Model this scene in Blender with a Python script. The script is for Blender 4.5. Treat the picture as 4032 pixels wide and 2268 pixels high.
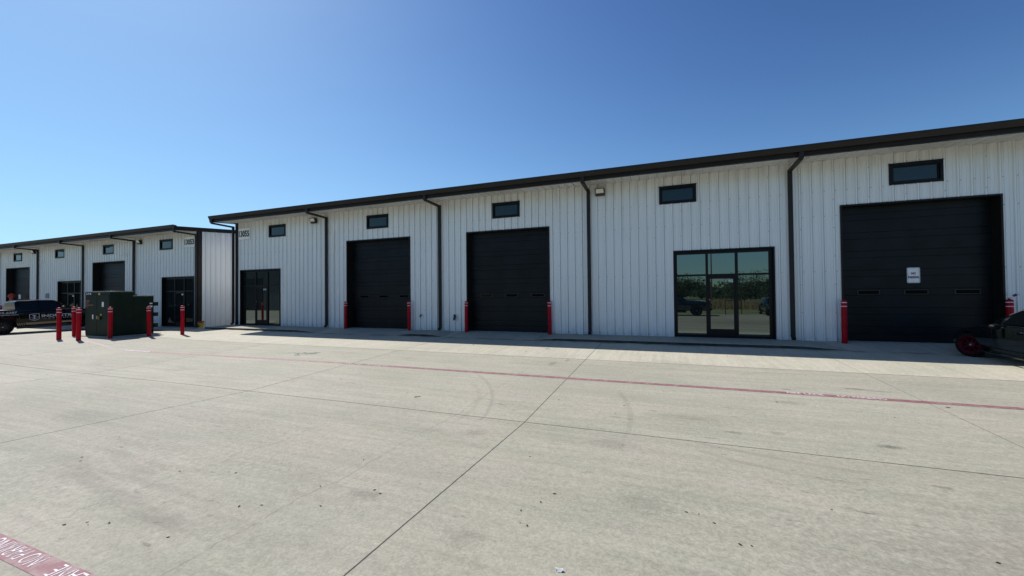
import bpy, bmesh, math, random
from mathutils import Vector, Matrix
R = math.radians
random.seed(7)
SC = bpy.context.scene
for o in list(bpy.data.objects): bpy.data.objects.remove(o)

# ------------------------------------------------------------------ camera, sky, sun, exposure
CAMP = Vector((0.0, -15.8, 1.636))
cam = bpy.data.cameras.new('camera'); cam_o = bpy.data.objects.new('camera', cam); SC.collection.objects.link(cam_o)
rt = Vector((0.93386917, 0.35748127, -0.00977328)); up = Vector((0.01451423, -0.01058151, 0.99983867)); fw = Vector((-0.35732018, 0.93386036, 0.01507031))
M = Matrix((rt, up, -fw)).transposed().to_4x4(); M.translation = CAMP
cam_o.matrix_world = M
cam.sensor_width = 36; cam.lens = 1560 / 4032 * 36; cam.clip_start = 0.05; cam.clip_end = 3000
SC.camera = cam_o

SUN_DIR = Vector((-0.79, 0.255, 1.0)).normalized()
EL = math.asin(SUN_DIR.z); AZ = math.atan2(SUN_DIR.x, SUN_DIR.y)
W = bpy.data.worlds.new("World"); SC.world = W; W.use_nodes = True
wn = W.node_tree; bg = wn.nodes['Background']
sky = wn.nodes.new('ShaderNodeTexSky'); sky.sky_type = 'NISHITA'; sky.sun_disc = False
sky.sun_elevation = EL; sky.sun_rotation = AZ
sky.air_density = 1.0; sky.dust_density = 0.55; sky.ozone_density = 2.2; sky.altitude = 200
# the sky's own contrast: deeper blue away from the sun, paler near the horizon
STR = 0.115
sep = wn.nodes.new('ShaderNodeSeparateColor'); cmb = wn.nodes.new('ShaderNodeCombineColor'); wn.links.new(sky.outputs[0], sep.inputs[0])
def wm(op, a, b):
    nd = wn.nodes.new('ShaderNodeMath'); nd.operation = op
    for k, v in enumerate((a, b)):
        if isinstance(v, (int, float)): nd.inputs[k].default_value = v
        else: wn.links.new(v, nd.inputs[k])
    return nd.outputs[0]
for i, (gm, B_, A_) in enumerate(((2.25, 11.3, 6.15), (2.2, 5.0, 4.66), (2.15, 2.6, 3.50))):
    x_ = wm('MULTIPLY', sep.outputs[i], STR)
    y_ = wm('DIVIDE', wm('MULTIPLY', wm('POWER', x_, gm), A_), wm('ADD', wm('MULTIPLY', wm('MULTIPLY', x_, x_), B_), 1.0))
    wn.links.new(wm('MULTIPLY', y_, 1 / STR), cmb.inputs[i])
wn.links.new(cmb.outputs[0], bg.inputs[0]); bg.inputs[1].default_value = STR
sl = bpy.data.lights.new('sun', 'SUN'); sl.energy = 4.7; sl.angle = R(0.53); sl.color = (1.0, 0.965, 0.92)
so = bpy.data.objects.new('sun', sl); SC.collection.objects.link(so)
so.rotation_euler = SUN_DIR.to_track_quat('Z', 'Y').to_euler(); so.location = (-30, 10, 40)
SC.view_settings.view_transform = 'Standard'; SC.view_settings.look = 'None'
SC.view_settings.exposure = 0.12; SC.view_settings.gamma = 1.0
SC.render.engine = 'CYCLES'
SC.cycles.max_bounces = 8; SC.cycles.glossy_bounces = 4; SC.cycles.diffuse_bounces = 4

# ------------------------------------------------------------------ materials
class NT:
    def __init__(s, name):
        s.m = bpy.data.materials.new(name); s.m.use_nodes = True; s.t = s.m.node_tree
        s.b = s.t.nodes['Principled BSDF']; s._pos = None
    def n(s, typ, **kw):
        nd = s.t.nodes.new(typ)
        for k, v in kw.items(): setattr(nd, k, v)
        return nd
    def put(s, sock, v):
        if isinstance(v, bpy.types.NodeSocket): s.t.links.new(v, sock)
        else: sock.default_value = v
    def pos(s):
        if s._pos is None:
            s._pos = s.n('ShaderNodeNewGeometry').outputs['Position']
        return s._pos
    def xyz(s):
        if not hasattr(s, '_x'):
            sp = s.n('ShaderNodeSeparateXYZ'); s.t.links.new(s.pos(), sp.inputs[0]); s._x = sp.outputs
        return s._x
    def m_(s, op, a, b=0.0, c=0.0, clamp=False):
        nd = s.n('ShaderNodeMath', operation=op); nd.use_clamp = clamp
        s.put(nd.inputs[0], a); s.put(nd.inputs[1], b); s.put(nd.inputs[2], c); return nd.outputs[0]
    def noise(s, scale, stretch=(1, 1, 1), detail=4, rough=.55, vec=None, off=(0, 0, 0)):
        mp = s.n('ShaderNodeMapping'); mp.inputs['Scale'].default_value = stretch; mp.inputs['Location'].default_value = off
        s.t.links.new(vec or s.pos(), mp.inputs[0])
        nz = s.n('ShaderNodeTexNoise'); nz.inputs['Scale'].default_value = scale; nz.inputs['Detail'].default_value = detail
        nz.inputs['Roughness'].default_value = rough
        s.t.links.new(mp.outputs[0], nz.inputs['Vector']); return nz.outputs['Fac']
    def ramp(s, v, a, b, lo=0., hi=1.):
        nd = s.n('ShaderNodeMapRange'); nd.interpolation_type = 'SMOOTHSTEP'
        for i, x in enumerate((v, a, b, lo, hi)): s.put(nd.inputs[i], x)
        return nd.outputs[0]
    def mix(s, f, a, b, typ='MIX'):
        nd = s.n('ShaderNodeMix', data_type='RGBA', blend_type=typ)
        s.put(nd.inputs[0], f)
        for k, v in ((6, a), (7, b)):
            s.put(nd.inputs[k], v if isinstance(v, bpy.types.NodeSocket) else (*v[:3], 1))
        return nd.outputs[2]
    def bump(s, h, strength=.3, dist=.01):
        nd = s.n('ShaderNodeBump'); nd.inputs['Strength'].default_value = strength; nd.inputs['Distance'].default_value = dist
        s.t.links.new(h, nd.inputs['Height']); s.t.links.new(nd.outputs[0], s.b.inputs['Normal'])
    def col(s, v): s.put(s.b.inputs['Base Color'], v if isinstance(v, bpy.types.NodeSocket) else (*v[:3], 1))

def simple(name, col, rough=.5, metal=0., var=.12, scale=3., coat=0., spec=.5, em=None):
    t = NT(name)
    f = t.noise(scale, detail=5)
    g = t.ramp(f, .3, .7)
    t.col(t.mix(g, [c * (1 - var) for c in col], [min(1, c * (1 + var)) for c in col]))
    t.b.inputs['Roughness'].default_value = rough; t.b.inputs['Metallic'].default_value = metal
    t.b.inputs['Coat Weight'].default_value = coat; t.b.inputs['Specular IOR Level'].default_value = spec
    if coat: t.b.inputs['Coat Roughness'].default_value = .04
    return t.m

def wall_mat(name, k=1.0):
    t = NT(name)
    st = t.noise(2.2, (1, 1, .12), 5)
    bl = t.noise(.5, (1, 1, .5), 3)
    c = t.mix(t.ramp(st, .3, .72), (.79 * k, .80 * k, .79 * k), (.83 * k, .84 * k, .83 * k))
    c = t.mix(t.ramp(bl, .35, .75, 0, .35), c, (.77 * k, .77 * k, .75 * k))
    # splash dirt near the ground; browner streaks towards the top
    z = t.xyz()[2]
    sp = t.m_('MULTIPLY', t.ramp(z, .75, -.1), t.ramp(t.noise(4, (1, 1, .4), 4), .3, .7))
    c = t.mix(t.m_('MULTIPLY', sp, .35), c, (.45, .43, .40))
    dr = t.m_('MULTIPLY', t.ramp(z, 4.6, 5.9), t.ramp(t.noise(6, (1, 1, .06), 3), .42, .72))
    c = t.mix(t.m_('MULTIPLY', dr, .38), c, (.45, .42, .37))
    t.col(c)
    t.b.inputs['Metallic'].default_value = .12; t.b.inputs['Roughness'].default_value = .34
    t.bump(t.noise(1.6, (1, 1, .3), 2), .25, .01)
    return t.m

MAT = {}
MAT['wall'] = wall_mat('ribbed_wall')
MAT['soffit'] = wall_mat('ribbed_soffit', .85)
MAT['screw'] = simple('screw_head', (.25, .26, .27), .4, .6)
MAT['trim'] = simple('dark_bronze_trim', (.014, .011, .009), .5, 0, .15, 2, 0, .25)
MAT['trim2'] = simple('gutter_bronze', (.019, .016, .014), .48, 0, .15, 1.5, 0, .3)
MAT['frame'] = simple('black_frame', (.003, .003, .004), .4, 0, .1, 3, 0, .25)
MAT['door'] = simple('charcoal_door', (.0048, .0068, .009), .42, 0, .45, 1.6, 0, .22)
MAT['door_window'] = simple('door_window', (.002, .002, .003), .1, 0, .1, 3, 0, .12)
MAT['red'] = simple('red_sleeve', (.40, .002, .012), .34, 0, .12, 4, 0, .13)
MAT['band'] = simple('white_band', (.78, .70, .70), .4)
MAT['white'] = simple('white_paint', (.90, .90, .87), .45, 0, .05)
MAT['black'] = simple('black_paint', (.01, .01, .012), .4)
MAT['navy'] = simple('navy_letter', (.02, .02, .04), .5)
MAT['rubber'] = simple('tyre_rubber', (.005, .005, .005), .8, 0, .1, 3, 0, .2)
MAT['carblack'] = simple('black_car_paint', (.002, .0022, .003), .15, .0, .1, 1, .15, .2)
MAT['cargreen'] = simple('dark_car_paint', (.005, .007, .007), .12, 0, .1, 1, .65, .4)
MAT['carblue'] = simple('dark_blue_paint', (.008, .014, .03), .14, .1, .1, 1, 1.0)
MAT['carglass'] = simple('car_glass', (.002, .003, .004), .03, 0, .02, 1, 0, .28)
MAT['chrome'] = simple('chrome', (.7, .7, .7), .12, 1.)
MAT['rimred'] = simple('dark_red_rim', (.065, .003, .010), .4, .1, .1, 3, 0, .2)
MAT['rimdark'] = simple('dark_rim', (.05, .05, .055), .3, .7, .1)
MAT['lamp_glass'] = simple('lamp_glass', (.75, .72, .65), .2, 0, .03)
MAT['tgreen'] = simple('transformer_green', (.010, .022, .014), .55, 0, .2, 2, 0, .12)
MAT['orange'] = simple('orange_letter', (.22, .08, .03), .5)
MAT['orangecloth'] = simple('orange_cloth', (.42, .07, .04), .8)
MAT['stripe'] = simple('tan_stripe', (.36, .22, .12), .45)
MAT['letter'] = simple('grey_letter', (.42, .42, .45), .5)
MAT['yellow'] = simple('yellow_plastic', (.62, .40, .03), .5)
MAT['redplastic'] = simple('red_plastic', (.35, .03, .02), .5)
MAT['leaf'] = simple('dead_leaf', (.035, .022, .012), .8, 0, .4, 20)
MAT['steel'] = simple('galvanised_steel', (.35, .36, .37), .4, .7)
MAT['brown'] = simple('brown_pipe', (.05, .03, .025), .5)
MAT['strap'] = simple('pale_green_strap', (.35, .46, .40), .5)
MAT['wood'] = simple('pole_wood', (.09, .065, .045), .85)
MAT['bark'] = simple('bark', (.10, .08, .06), .9)
MAT['roofm'] = simple('roof_metal', (.45, .46, .46), .4, .5)

def glass_mat(name='reflective_glazing', ior=2.35):
    t = NT(name)
    t.col((.010, .014, .014)); t.b.inputs['Roughness'].default_value = .015
    t.b.inputs['IOR'].default_value = ior
    t.b.inputs['Specular Tint'].default_value = (.74, .90, .86, 1)
    t.bump(t.noise(.9, detail=1), .02, .01)
    return t.m
MAT['glass'] = glass_mat(ior=2.5)
MAT['glass_high'] = glass_mat('dark_window_glass', 1.62)
MAT['glass_dark'] = glass_mat('black_tinted_glass', 1.15)

def foliage(name, a, b):
    t = NT(name); t.col(t.mix(t.ramp(t.noise(1.3, detail=6), .35, .65), a, b))
    t.b.inputs['Roughness'].default_value = .7; return t.m
MAT['leaves'] = foliage('tree_leaves', (.020, .038, .012), (.05, .085, .028))
MAT['leaves2'] = foliage('tree_leaves_pale', (.03, .05, .016), (.07, .10, .038))
MAT['drygrass'] = foliage('dry_grass', (.20, .15, .07), (.38, .29, .15))
MAT['lawn'] = foliage('mown_grass', (.14, .16, .06), (.26, .24, .11))

def circ(p1, p2, p3):
    ax, ay = p1; bx, by = p2; cx, cy = p3
    d = 2 * (ax * (by - cy) + bx * (cy - ay) + cx * (ay - by))
    ux = ((ax**2 + ay**2) * (by - cy) + (bx**2 + by**2) * (cy - ay) + (cx**2 + cy**2) * (ay - by)) / d
    uy = ((ax**2 + ay**2) * (cx - bx) + (bx**2 + by**2) * (ax - cx) + (cx**2 + cy**2) * (bx - ax)) / d
    return ux, uy, math.hypot(ax - ux, ay - uy)

def concrete(name, lot=True):
    t = NT(name); X, Y, Z = t.xyz()
    big = t.noise(.16, detail=3); med = t.noise(1.1, (.7, 1.6, 1), 5); fine = t.noise(16, detail=6, rough=.7)
    grain = t.noise(42, detail=4, rough=.85)
    brX = t.noise(1.5, (.35, 5, 1), 5, .65); brY = t.noise(1.5, (5, .4, 1), 5, .65)
    c = t.mix(t.ramp(big, .3, .7), (.317, .299, .228), (.374, .351, .272))
    c = t.mix(t.ramp(med, .3, .75, 0, .55), c, (.394, .355, .285))
    hue = t.noise(.9, (.8, 1.3, 1), 4, .6, off=(5, 2, 0))
    c = t.mix(t.ramp(hue, .52, .70, 0, .35), c, (.399, .341, .284))
    c = t.mix(t.ramp(hue, .50, .32, 0, .55), c, (.314, .312, .236))
    if lot:
        # every poured slab has its own tone; lighter strips paint in a glancing sheen
        sx = t.m_('FLOOR', t.m_('DIVIDE', t.m_('ADD', X, 2.06), 6.2)); sy = t.m_('FLOOR', t.m_('DIVIDE', t.m_('ADD', Y, 4.7), 5.2))
        cv = t.n('ShaderNodeCombineXYZ'); t.put(cv.inputs[0], sx); t.put(cv.inputs[1], sy)
        wn_ = t.n('ShaderNodeTexWhiteNoise', noise_dimensions='3D'); t.t.links.new(cv.outputs[0], wn_.inputs[0])
        tone = t.m_('MULTIPLY_ADD', wn_.outputs[0], .07, .955)
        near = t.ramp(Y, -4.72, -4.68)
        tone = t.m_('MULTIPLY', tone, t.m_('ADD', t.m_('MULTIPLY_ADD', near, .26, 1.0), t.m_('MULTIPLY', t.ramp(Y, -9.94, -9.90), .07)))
        brush = t.m_('ADD', t.m_('MULTIPLY', brX, t.m_('SUBTRACT', 1.0, near)), t.m_('MULTIPLY', brY, near))
        tone = t.m_('MULTIPLY', tone, t.m_('MULTIPLY_ADD', t.ramp(brush, .3, .75), .17, .91))
    else:
        tone = t.m_('MULTIPLY_ADD', t.ramp(brY, .3, .75), .12, .94)
    tone = t.m_('MULTIPLY', tone, t.m_('MULTIPLY_ADD', t.ramp(fine, .25, .75), .24, .88))
    tone = t.m_('MULTIPLY', tone, t.m_('MULTIPLY_ADD', t.ramp(grain, .32, .68), .34, .83))
    # dark flecks and wheel-polished patches
    fl = t.ramp(t.noise(7, (.45, 1.5, 1), 4, .6), .63, .72)
    flw = t.ramp(t.noise(.35, detail=2), .40, .62, .05, .42)
    tone = t.m_('MULTIPLY', tone, t.m_('SUBTRACT', 1.0, t.m_('MULTIPLY', fl, flw)))
    pt = t.ramp(t.noise(.7, (.55, 1.3, 1), 3, .5, off=(3, 8, 0)), .60, .78, 0, .17)
    tone = t.m_('MULTIPLY', tone, t.m_('SUBTRACT', 1.0, pt))
    if lot:
        wob = t.m_('MULTIPLY', t.m_('SUBTRACT', t.noise(7, detail=5), .5), .035)
        def line(coord, c0, w, k, wb=.4):
            nonlocal tone
            d = t.m_('ABSOLUTE', t.m_('ADD', t.m_('SUBTRACT', coord, c0), t.m_('MULTIPLY', wob, wb)))
            tone = t.m_('MULTIPLY', tone, t.ramp(d, w, w * 2.2, 1 - k, 1))
        line(X, -2.06, .0045, .9, .25)
        for x0 in (-8.27, -14.47, -20.7, 10.34, 16.5): line(X, x0, .007, .8)
        line(X, 4.15, .006, .4)
        line(Y, -9.92, .007, .85)
        line(Y, -4.72, .010, .72); line(Y, -15.1, .006, .7); line(Y, -2.65, .003, .12)
        # wandering cracks
        def crack(x0, amp, w, k, y1, seed):
            nonlocal tone
            nz = t.noise(.55, (0, 1, 0), 5, .7, off=(seed, seed * 2, 0))
            d = t.m_('ABSOLUTE', t.m_('SUBTRACT', X, t.m_('MULTIPLY_ADD', t.m_('SUBTRACT', nz, .5), amp, x0)))
            mk = t.m_('MULTIPLY', t.ramp(d, w, w * 2.5, k, 0), t.ramp(Y, y1, y1 - .3))
            tone = t.m_('MULTIPLY', tone, t.m_('SUBTRACT', 1.0, mk))
        crack(-4.9, 1.3, .003, .30, -8.6, 3.1); crack(-3.25, .4, .006, .17, -5.2, 7.7); crack(-4.4, .4, .004, .14, -12.6, 1.3)
        # stains and broad soft darker areas (cx, cy, rx, ry, strength)
        for cx, cy, rx, ry, k in ((3.42, -6.29, .26, .05, .55), (3.75, -6.36, .4, .06, .25), (2.2, -6.68, .13, .05, .35), (2.67, -9.37, .16, .07, .45),
                (-.2, -11.9, .28, .22, .16), (-.68, -10.4, .35, .25, .16), (1.45, -9.27, .16, .06, .28), (.9, -9.42, .12, .05, .3), (-2.8, -5.5, .12, .3, .3),
                (-2.52, -4.95, .06, .2, .35), (2.0, -7.64, .3, .12, .2), (-8.9, -12.2, .75, .35, .18), (-5.4, -13.1, .28, .2, .10), (-4.9, -13.6, .45, .2, .08),
                (-2.74, -12.7, .22, .12, .25), (-4.05, -13.7, .35, .12, .15), (-2.56, -10.65, .22, .16, .2), (-1.5, -13.0, .2, .15, .18), (2.59, -10.5, .1, .04, .4),
                (6.5, -7.6, .5, .2, .2), (4.8, -12.4, 4.2, 1.9, .24), (-9.5, -12.6, 5.0, 2.4, .12), (7.5, -9.2, 3.5, .9, .12), (-5.6, -13.35, .5, .12, .06)):
            ex = t.m_('DIVIDE', t.m_('SUBTRACT', X, cx), rx); ey = t.m_('DIVIDE', t.m_('SUBTRACT', Y, cy), ry)
            d = t.m_('ADD', t.m_('SQRT', t.m_('ADD', t.m_('MULTIPLY', ex, ex), t.m_('MULTIPLY', ey, ey))), t.m_('MULTIPLY', t.m_('SUBTRACT', fine, .5), 1.2))
            tone = t.m_('MULTIPLY', tone, t.ramp(d, .25, 1.25, 1 - k, 1))
        # curved tyre scuffs: three points on the arc, band width, strength
        for p1, p2, p3, w, k in (((-4.89, -6.63), (-3.26, -8.47), (-2.86, -9.51), .035, .16), ((-4.4, -7.6), (-3.3, -9.0), (-3.1, -9.9), .05, .10),
                ((-1.15, -7.13), (-.57, -8.81), (-.51, -9.39), .045, .14), ((.31, -9.93), (1.17, -10.2), (2.23, -10.37), .05, .16),
                ((.41, -10.28), (1.09, -10.6), (2.0, -10.72), .05, .16), ((-6.6, -13.24), (-5.26, -13.54), (-3.1, -13.68), .09, .10),
                ((-6.34, -12.93), (-4.9, -13.3), (-2.82, -13.38), .09, .10), ((1.6, -5.6), (2.2, -5.2), (3.2, -5.35), .04, .15)):
            ux, uy, r = circ(p1, p2, p3)
            dx = t.m_('SUBTRACT', X, ux); dy = t.m_('SUBTRACT', Y, uy)
            d = t.m_('ABSOLUTE', t.m_('SUBTRACT', t.m_('SQRT', t.m_('ADD', t.m_('MULTIPLY', dx, dx), t.m_('MULTIPLY', dy, dy))), r))
            cx, cy = p2; ln = math.dist(p1, p3) * .55
            mx = t.m_('SUBTRACT', X, cx); my = t.m_('SUBTRACT', Y, cy)
            dm = t.m_('SQRT', t.m_('ADD', t.m_('MULTIPLY', mx, mx), t.m_('MULTIPLY', my, my)))
            mk = t.m_('MULTIPLY', t.ramp(d, w * .6, w * 1.3, k, 0), t.m_('MULTIPLY', t.ramp(dm, ln, ln * .7), t.ramp(fine, .3, .6, .4, 1)))
            tone = t.m_('MULTIPLY', tone, t.m_('SUBTRACT', 1.0, mk))
        # grime along the kerb line
        gr = t.m_('MULTIPLY', t.ramp(t.m_('ABSOLUTE', t.m_('ADD', Y, 1.60)), .03, .25, .5, 0), t.ramp(t.noise(1.3, (1, 2, 1), 5), .4, .62))
        tone = t.m_('MULTIPLY', tone, t.m_('SUBTRACT', 1.0, gr))
    cm = t.n('ShaderNodeVectorMath', operation='SCALE'); t.t.links.new(c, cm.inputs[0]); t.t.links.new(tone, cm.inputs['Scale'])
    t.col(cm.outputs[0]); t.b.inputs['Roughness'].default_value = .82
    t.bump(t.m_('ADD', grain, t.m_('MULTIPLY', fine, 1.5)), .35, .004)
    return t.m
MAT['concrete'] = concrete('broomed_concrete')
MAT['walk'] = concrete('sidewalk_concrete', False)
MAT['kerb'] = simple('dark_kerb_face', (.05, .048, .042), .9, 0, .5, 3)  # kerb face set much darker than the walk
def paint(name, c1, c2, thr=(.38, .5)):
    t = NT(name); w = t.ramp(t.noise(9, detail=6, rough=.75), *thr)
    t.col(t.mix(w, c2, c1)); t.b.inputs['Roughness'].default_value = .7; return t.m
MAT['redline'] = paint('faded_red_paint', (.245, .098, .108), (.32, .21, .20), (.36, .56))
MAT['redworn'] = paint('worn_red_paint', (.36, .24, .22), (.37, .34, .31), (.4, .6))
MAT['redmid'] = paint('thin_red_paint', (.33, .15, .155), (.36, .29, .27), (.38, .58))
MAT['linewhite'] = paint('worn_white_paint', (.80, .76, .77), (.45, .34, .34), (.40, .50))

# ------------------------------------------------------------------ mesh helpers
def V(*a): return Vector(a)
class MB:
    def __init__(s): s.v = []; s.f = []; s.mi = []
    def add(s, vs, fs, mi=0):
        b = len(s.v); s.v += [tuple(v) for v in vs]
        for f in fs: s.f.append([b + i for i in f]); s.mi.append(mi)
    def box(s, x0, x1, y0, y1, z0, z1, mi=0):
        x0, x1 = min(x0, x1), max(x0, x1); y0, y1 = min(y0, y1), max(y0, y1); z0, z1 = min(z0, z1), max(z0, z1)
        s.add([(x0, y0, z0), (x1, y0, z0), (x1, y1, z0), (x0, y1, z0), (x0, y0, z1), (x1, y0, z1), (x1, y1, z1), (x0, y1, z1)],
              [(0, 3, 2, 1), (4, 5, 6, 7), (0, 1, 5, 4), (1, 2, 6, 5), (2, 3, 7, 6), (3, 0, 4, 7)], mi)
    def lathe(s, prof, n=20, c=(0, 0, 0), axis='z', mi=0, cap=True):
        vs = []
        for r, h in prof:
            for i in range(n):
                a = 2 * math.pi * i / n; p, q = r * math.cos(a), r * math.sin(a)
                vs.append({'z': (c[0] + p, c[1] + q, c[2] + h), 'y': (c[0] + q, c[1] + h, c[2] + p), 'x': (c[0] + h, c[1] + p, c[2] + q)}[axis])
        fs = []
        for k in range(len(prof) - 1):
            for i in range(n):
                j = (i + 1) % n; fs.append((k * n + i, k * n + j, (k + 1) * n + j, (k + 1) * n + i))
        if cap: fs.append(tuple(range(n))[::-1]); fs.append(tuple((len(prof) - 1) * n + i for i in range(n)))
        s.add(vs, fs, mi)
    def bar(s, a, b, w, d, mi=0, upv=V(0, 0, 1)):
        a, b = Vector(a), Vector(b); t = (b - a).normalized()
        x = t.cross(upv);
        if x.length < 1e-4: x = t.cross(V(0, 1, 0))
        x.normalize(); y = x.cross(t)
        vs = [p + x * sx * w / 2 + y * sy * d / 2 for p in (a, b) for sx, sy in ((-1, -1), (1, -1), (1, 1), (-1, 1))]
        s.add(vs, [(0, 1, 2, 3), (7, 6, 5, 4), (0, 4, 5, 1), (1, 5, 6, 2), (2, 6, 7, 3), (3, 7, 4, 0)], mi)
    def tube(s, pts, r, n=8, mi=0):
        pts = [Vector(p) for p in pts]; vs = []
        rs = r if isinstance(r, (list, tuple)) else [r] * len(pts)
        for k, p in enumerate(pts):
            t = (pts[min(k + 1, len(pts) - 1)] - pts[max(k - 1, 0)]).normalized()
            x = t.cross(V(0, 0, 1))
            if x.length < 1e-3: x = t.cross(V(0, 1, 0))
            x.normalize(); y = x.cross(t)
            for i in range(n):
                a = 2 * math.pi * i / n; vs.append(p + (x * math.cos(a) + y * math.sin(a)) * rs[k])
        fs = [(k * n + i, k * n + (i + 1) % n, (k + 1) * n + (i + 1) % n, (k + 1) * n + i) for k in range(len(pts) - 1) for i in range(n)]
        fs += [tuple(range(n))[::-1], tuple((len(pts) - 1) * n + i for i in range(n))]
        s.add(vs, fs, mi)
    def text(s, txt, O, ex, ez, height, width=None, bold=0., depth=.0, mi=0, spacing=1.0):
        """flat lettering lying in the plane O + ex*u + ez*v"""
        cu = bpy.data.curves.new('t', 'FONT'); cu.body = txt; cu.size = 1; cu.offset = bold; cu.extrude = 0; cu.space_character = spacing; cu.resolution_u = 3
        ob = bpy.data.objects.new('t', cu); SC.collection.objects.link(ob)
        dg = bpy.context.evaluated_depsgraph_get(); me = bpy.data.meshes.new_from_object(ob.evaluated_get(dg))
        co = [v.co.copy() for v in me.vertices]
        if co:
            x0 = min(c.x for c in co); x1 = max(c.x for c in co); y0 = min(c.y for c in co); y1 = max(c.y for c in co)
            sy = height / (y1 - y0); sx = sy if width is None else width / (x1 - x0)
            O = Vector(O); ex = Vector(ex); ez = Vector(ez)
            s.add([O + ex * (c.x - x0) * sx + ez * (c.y - y0) * sy for c in co], [list(p.vertices) for p in me.polygons], mi)
        bpy.data.objects.remove(ob); bpy.data.curves.remove(cu); bpy.data.meshes.remove(me)
    def mesh(s, name, mats, smooth=True, ang=35):
        me = bpy.data.meshes.new(name); me.from_pydata(s.v, [], s.f); me.update()
        mats = mats if isinstance(mats, (list, tuple)) else [mats]
        for m in mats: me.materials.append(MAT[m] if isinstance(m, str) else m)
        if len(mats) > 1: me.polygons.foreach_set('material_index', s.mi)
        if smooth:
            me.shade_smooth(); me.set_sharp_from_angle(angle=R(ang))
        return me
    def build(s, name, mats, parent=None, bevel=0., smooth=True, ang=35, seg=2):
        o = bpy.data.objects.new(name, s.mesh(name, mats, smooth, ang)); SC.collection.objects.link(o)
        if parent: o.parent = parent
        if bevel:
            md = o.modifiers.new('b', 'BEVEL'); md.width = bevel; md.segments = seg; md.limit_method = 'ANGLE'; md.angle_limit = R(40); md.harden_normals = False
        return o
def tag(o, label=None, cat=None, group=None, kind=None):
    if label: o['label'] = label
    if cat: o['category'] = cat
    if group: o['group'] = group
    if kind: o['kind'] = kind
    return o
def empty(name, loc=(0, 0, 0), rz=0., label=None, cat=None, group=None, ry=0.):
    o = bpy.data.objects.new(name, None); SC.collection.objects.link(o); o.location = loc; o.rotation_euler = (0, ry, rz); o.empty_display_size = .2
    return tag(o, label, cat, group)
def copy_tree(o, parent=None):
    c = o.copy(); SC.collection.objects.link(c); c.parent = parent
    for ch in [x for x in bpy.data.objects if x.parent is o]: copy_tree(ch, c)
    return c
def apply_mods(o):
    dg = bpy.context.evaluated_depsgraph_get(); me = bpy.data.meshes.new_from_object(o.evaluated_get(dg))
    o.modifiers.clear(); o.data = me; return o

# ------------------------------------------------------------------ ground
def ss(a, b, x):
    t = min(1, max(0, (x - a) / (b - a))); return t * t * (3 - 2 * t)
def gz(x, y):
    yy = min(y, 0)
    if yy < -9.9: b = -.37 + .0262 * (-9.9 - max(yy, -16))
    elif yy < -1.5: b = -.112 - .0307 * (-1.5 - yy)
    else: b = -.004 - .108 * (-yy / 1.5)
    yb = -yy - 1.5
    plate = -.10 - .006 * yb if yy > -7 else -.133 - .0817 * (-yy - 7)
    if yy > -9.9:   # the lot rises to a flat crown round the cabinet, then falls away to the farther building
        w2 = ss(-19.5, -22.5, x) * ss(-1.0, -2.2, yy); b = b * (1 - w2) + w2 * max(b, plate)
        w3 = ss(-28.5, -33, x); b = b * (1 - w3) + w3 * min(b, -.285)
        w4 = ss(-23.8, -26.4, x) * ss(-4.2, -2.0, yy); b = b * (1 - w4) + w4 * min(b, -.30)
    return b - .03 * ss(-9, -17, x) * ss(-21, -17, x) * ss(-4, -7, yy)
def frange(a, b, s):
    n = max(1, round((b - a) / s)); return [a + (b - a) * i / n for i in range(n + 1)]
xs = [-500, -250, -120, -80] + frange(-60, -34, 2) + frange(-33, -20, .5)[0:] + frange(-19, 20, 1) + [30, 60, 120, 250, 500]
ys = [-500, -250, -120, -60, -40, -30, -24, -20, -18] + frange(-16, -10.4, .8) + [-10.15, -9.9, -9.65] + frange(-9, -2, .5) + [-1.75, -1.5, -1.25, -1, -.75, -.5, -.25, 0, .05, 2.5, 6, 30, 120, 500]
g = MB(); nx, ny = len(xs), len(ys)
g.add([(x, y, gz(x, y) if y <= 3 else gz(x, 0) - .1) for y in ys for x in xs], [(j * nx + i, j * nx + i + 1, (j + 1) * nx + i + 1, (j + 1) * nx + i) for j in range(ny - 1) for i in range(nx - 1)])
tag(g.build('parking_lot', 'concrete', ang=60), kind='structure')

# sidewalks in front of the shop doors, tapering down into the ramps
def sidewalk(x0, x1, zt, fl, fr, yk=-1.5, h=None):
    m = MB(); a = []
    cols = [(x0, 0.0 if fl else 1.0)] + ([(x0 + fl, 1.0)] if fl else []) + [(x, 1.0) for x in frange(x0 + fl, x1 - fr, 1.5)[1:-1]] + ([(x1 - fr, 1.0)] if fr else []) + [(x1, 0.0 if fr else 1.0)]
    prof = [(.02, 0), (-.3, -.003), (-1.0, -.008), (yk + .05, -.012), (yk + .012, -.018), (yk, -.035), (yk - .012, -.3)]
    for x, k in cols:
        for j, (y, dz) in enumerate(prof):
            full = zt + dz
            gg = gz(x, y) - .012
            z = gg + (full - gg) * k if j < 6 else gg - .25
            a.append((x, y, z))
    n = len(prof); fs = [(i * n + j, i * n + j + 1, (i + 1) * n + j + 1, (i + 1) * n + j) for i in range(len(cols) - 1) for j in range(n - 1)]
    b = len(a)
    for i in (0, len(cols) - 1):
        a += [(cols[i][0], .02, -.6)]
    fs += [tuple(list(range(n)) + [b]), tuple([(len(cols) - 1) * n + j for j in range(n)][::-1] + [b + 1])]
    m.add(a, fs)
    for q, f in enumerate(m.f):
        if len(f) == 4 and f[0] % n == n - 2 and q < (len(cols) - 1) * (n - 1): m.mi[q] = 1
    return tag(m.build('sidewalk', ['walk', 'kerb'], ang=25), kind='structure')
sidewalk(-4.75, 5.2, 0.006, 1.0, 1.3)
sidewalk(-23.55, -15.3, 0.006, 0, 1.4)
sidewalk(-11.0, -8.4, 0.004, .9, .9)
sidewalk(9.4, 40, 0.006, 1.0, 0)
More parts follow.
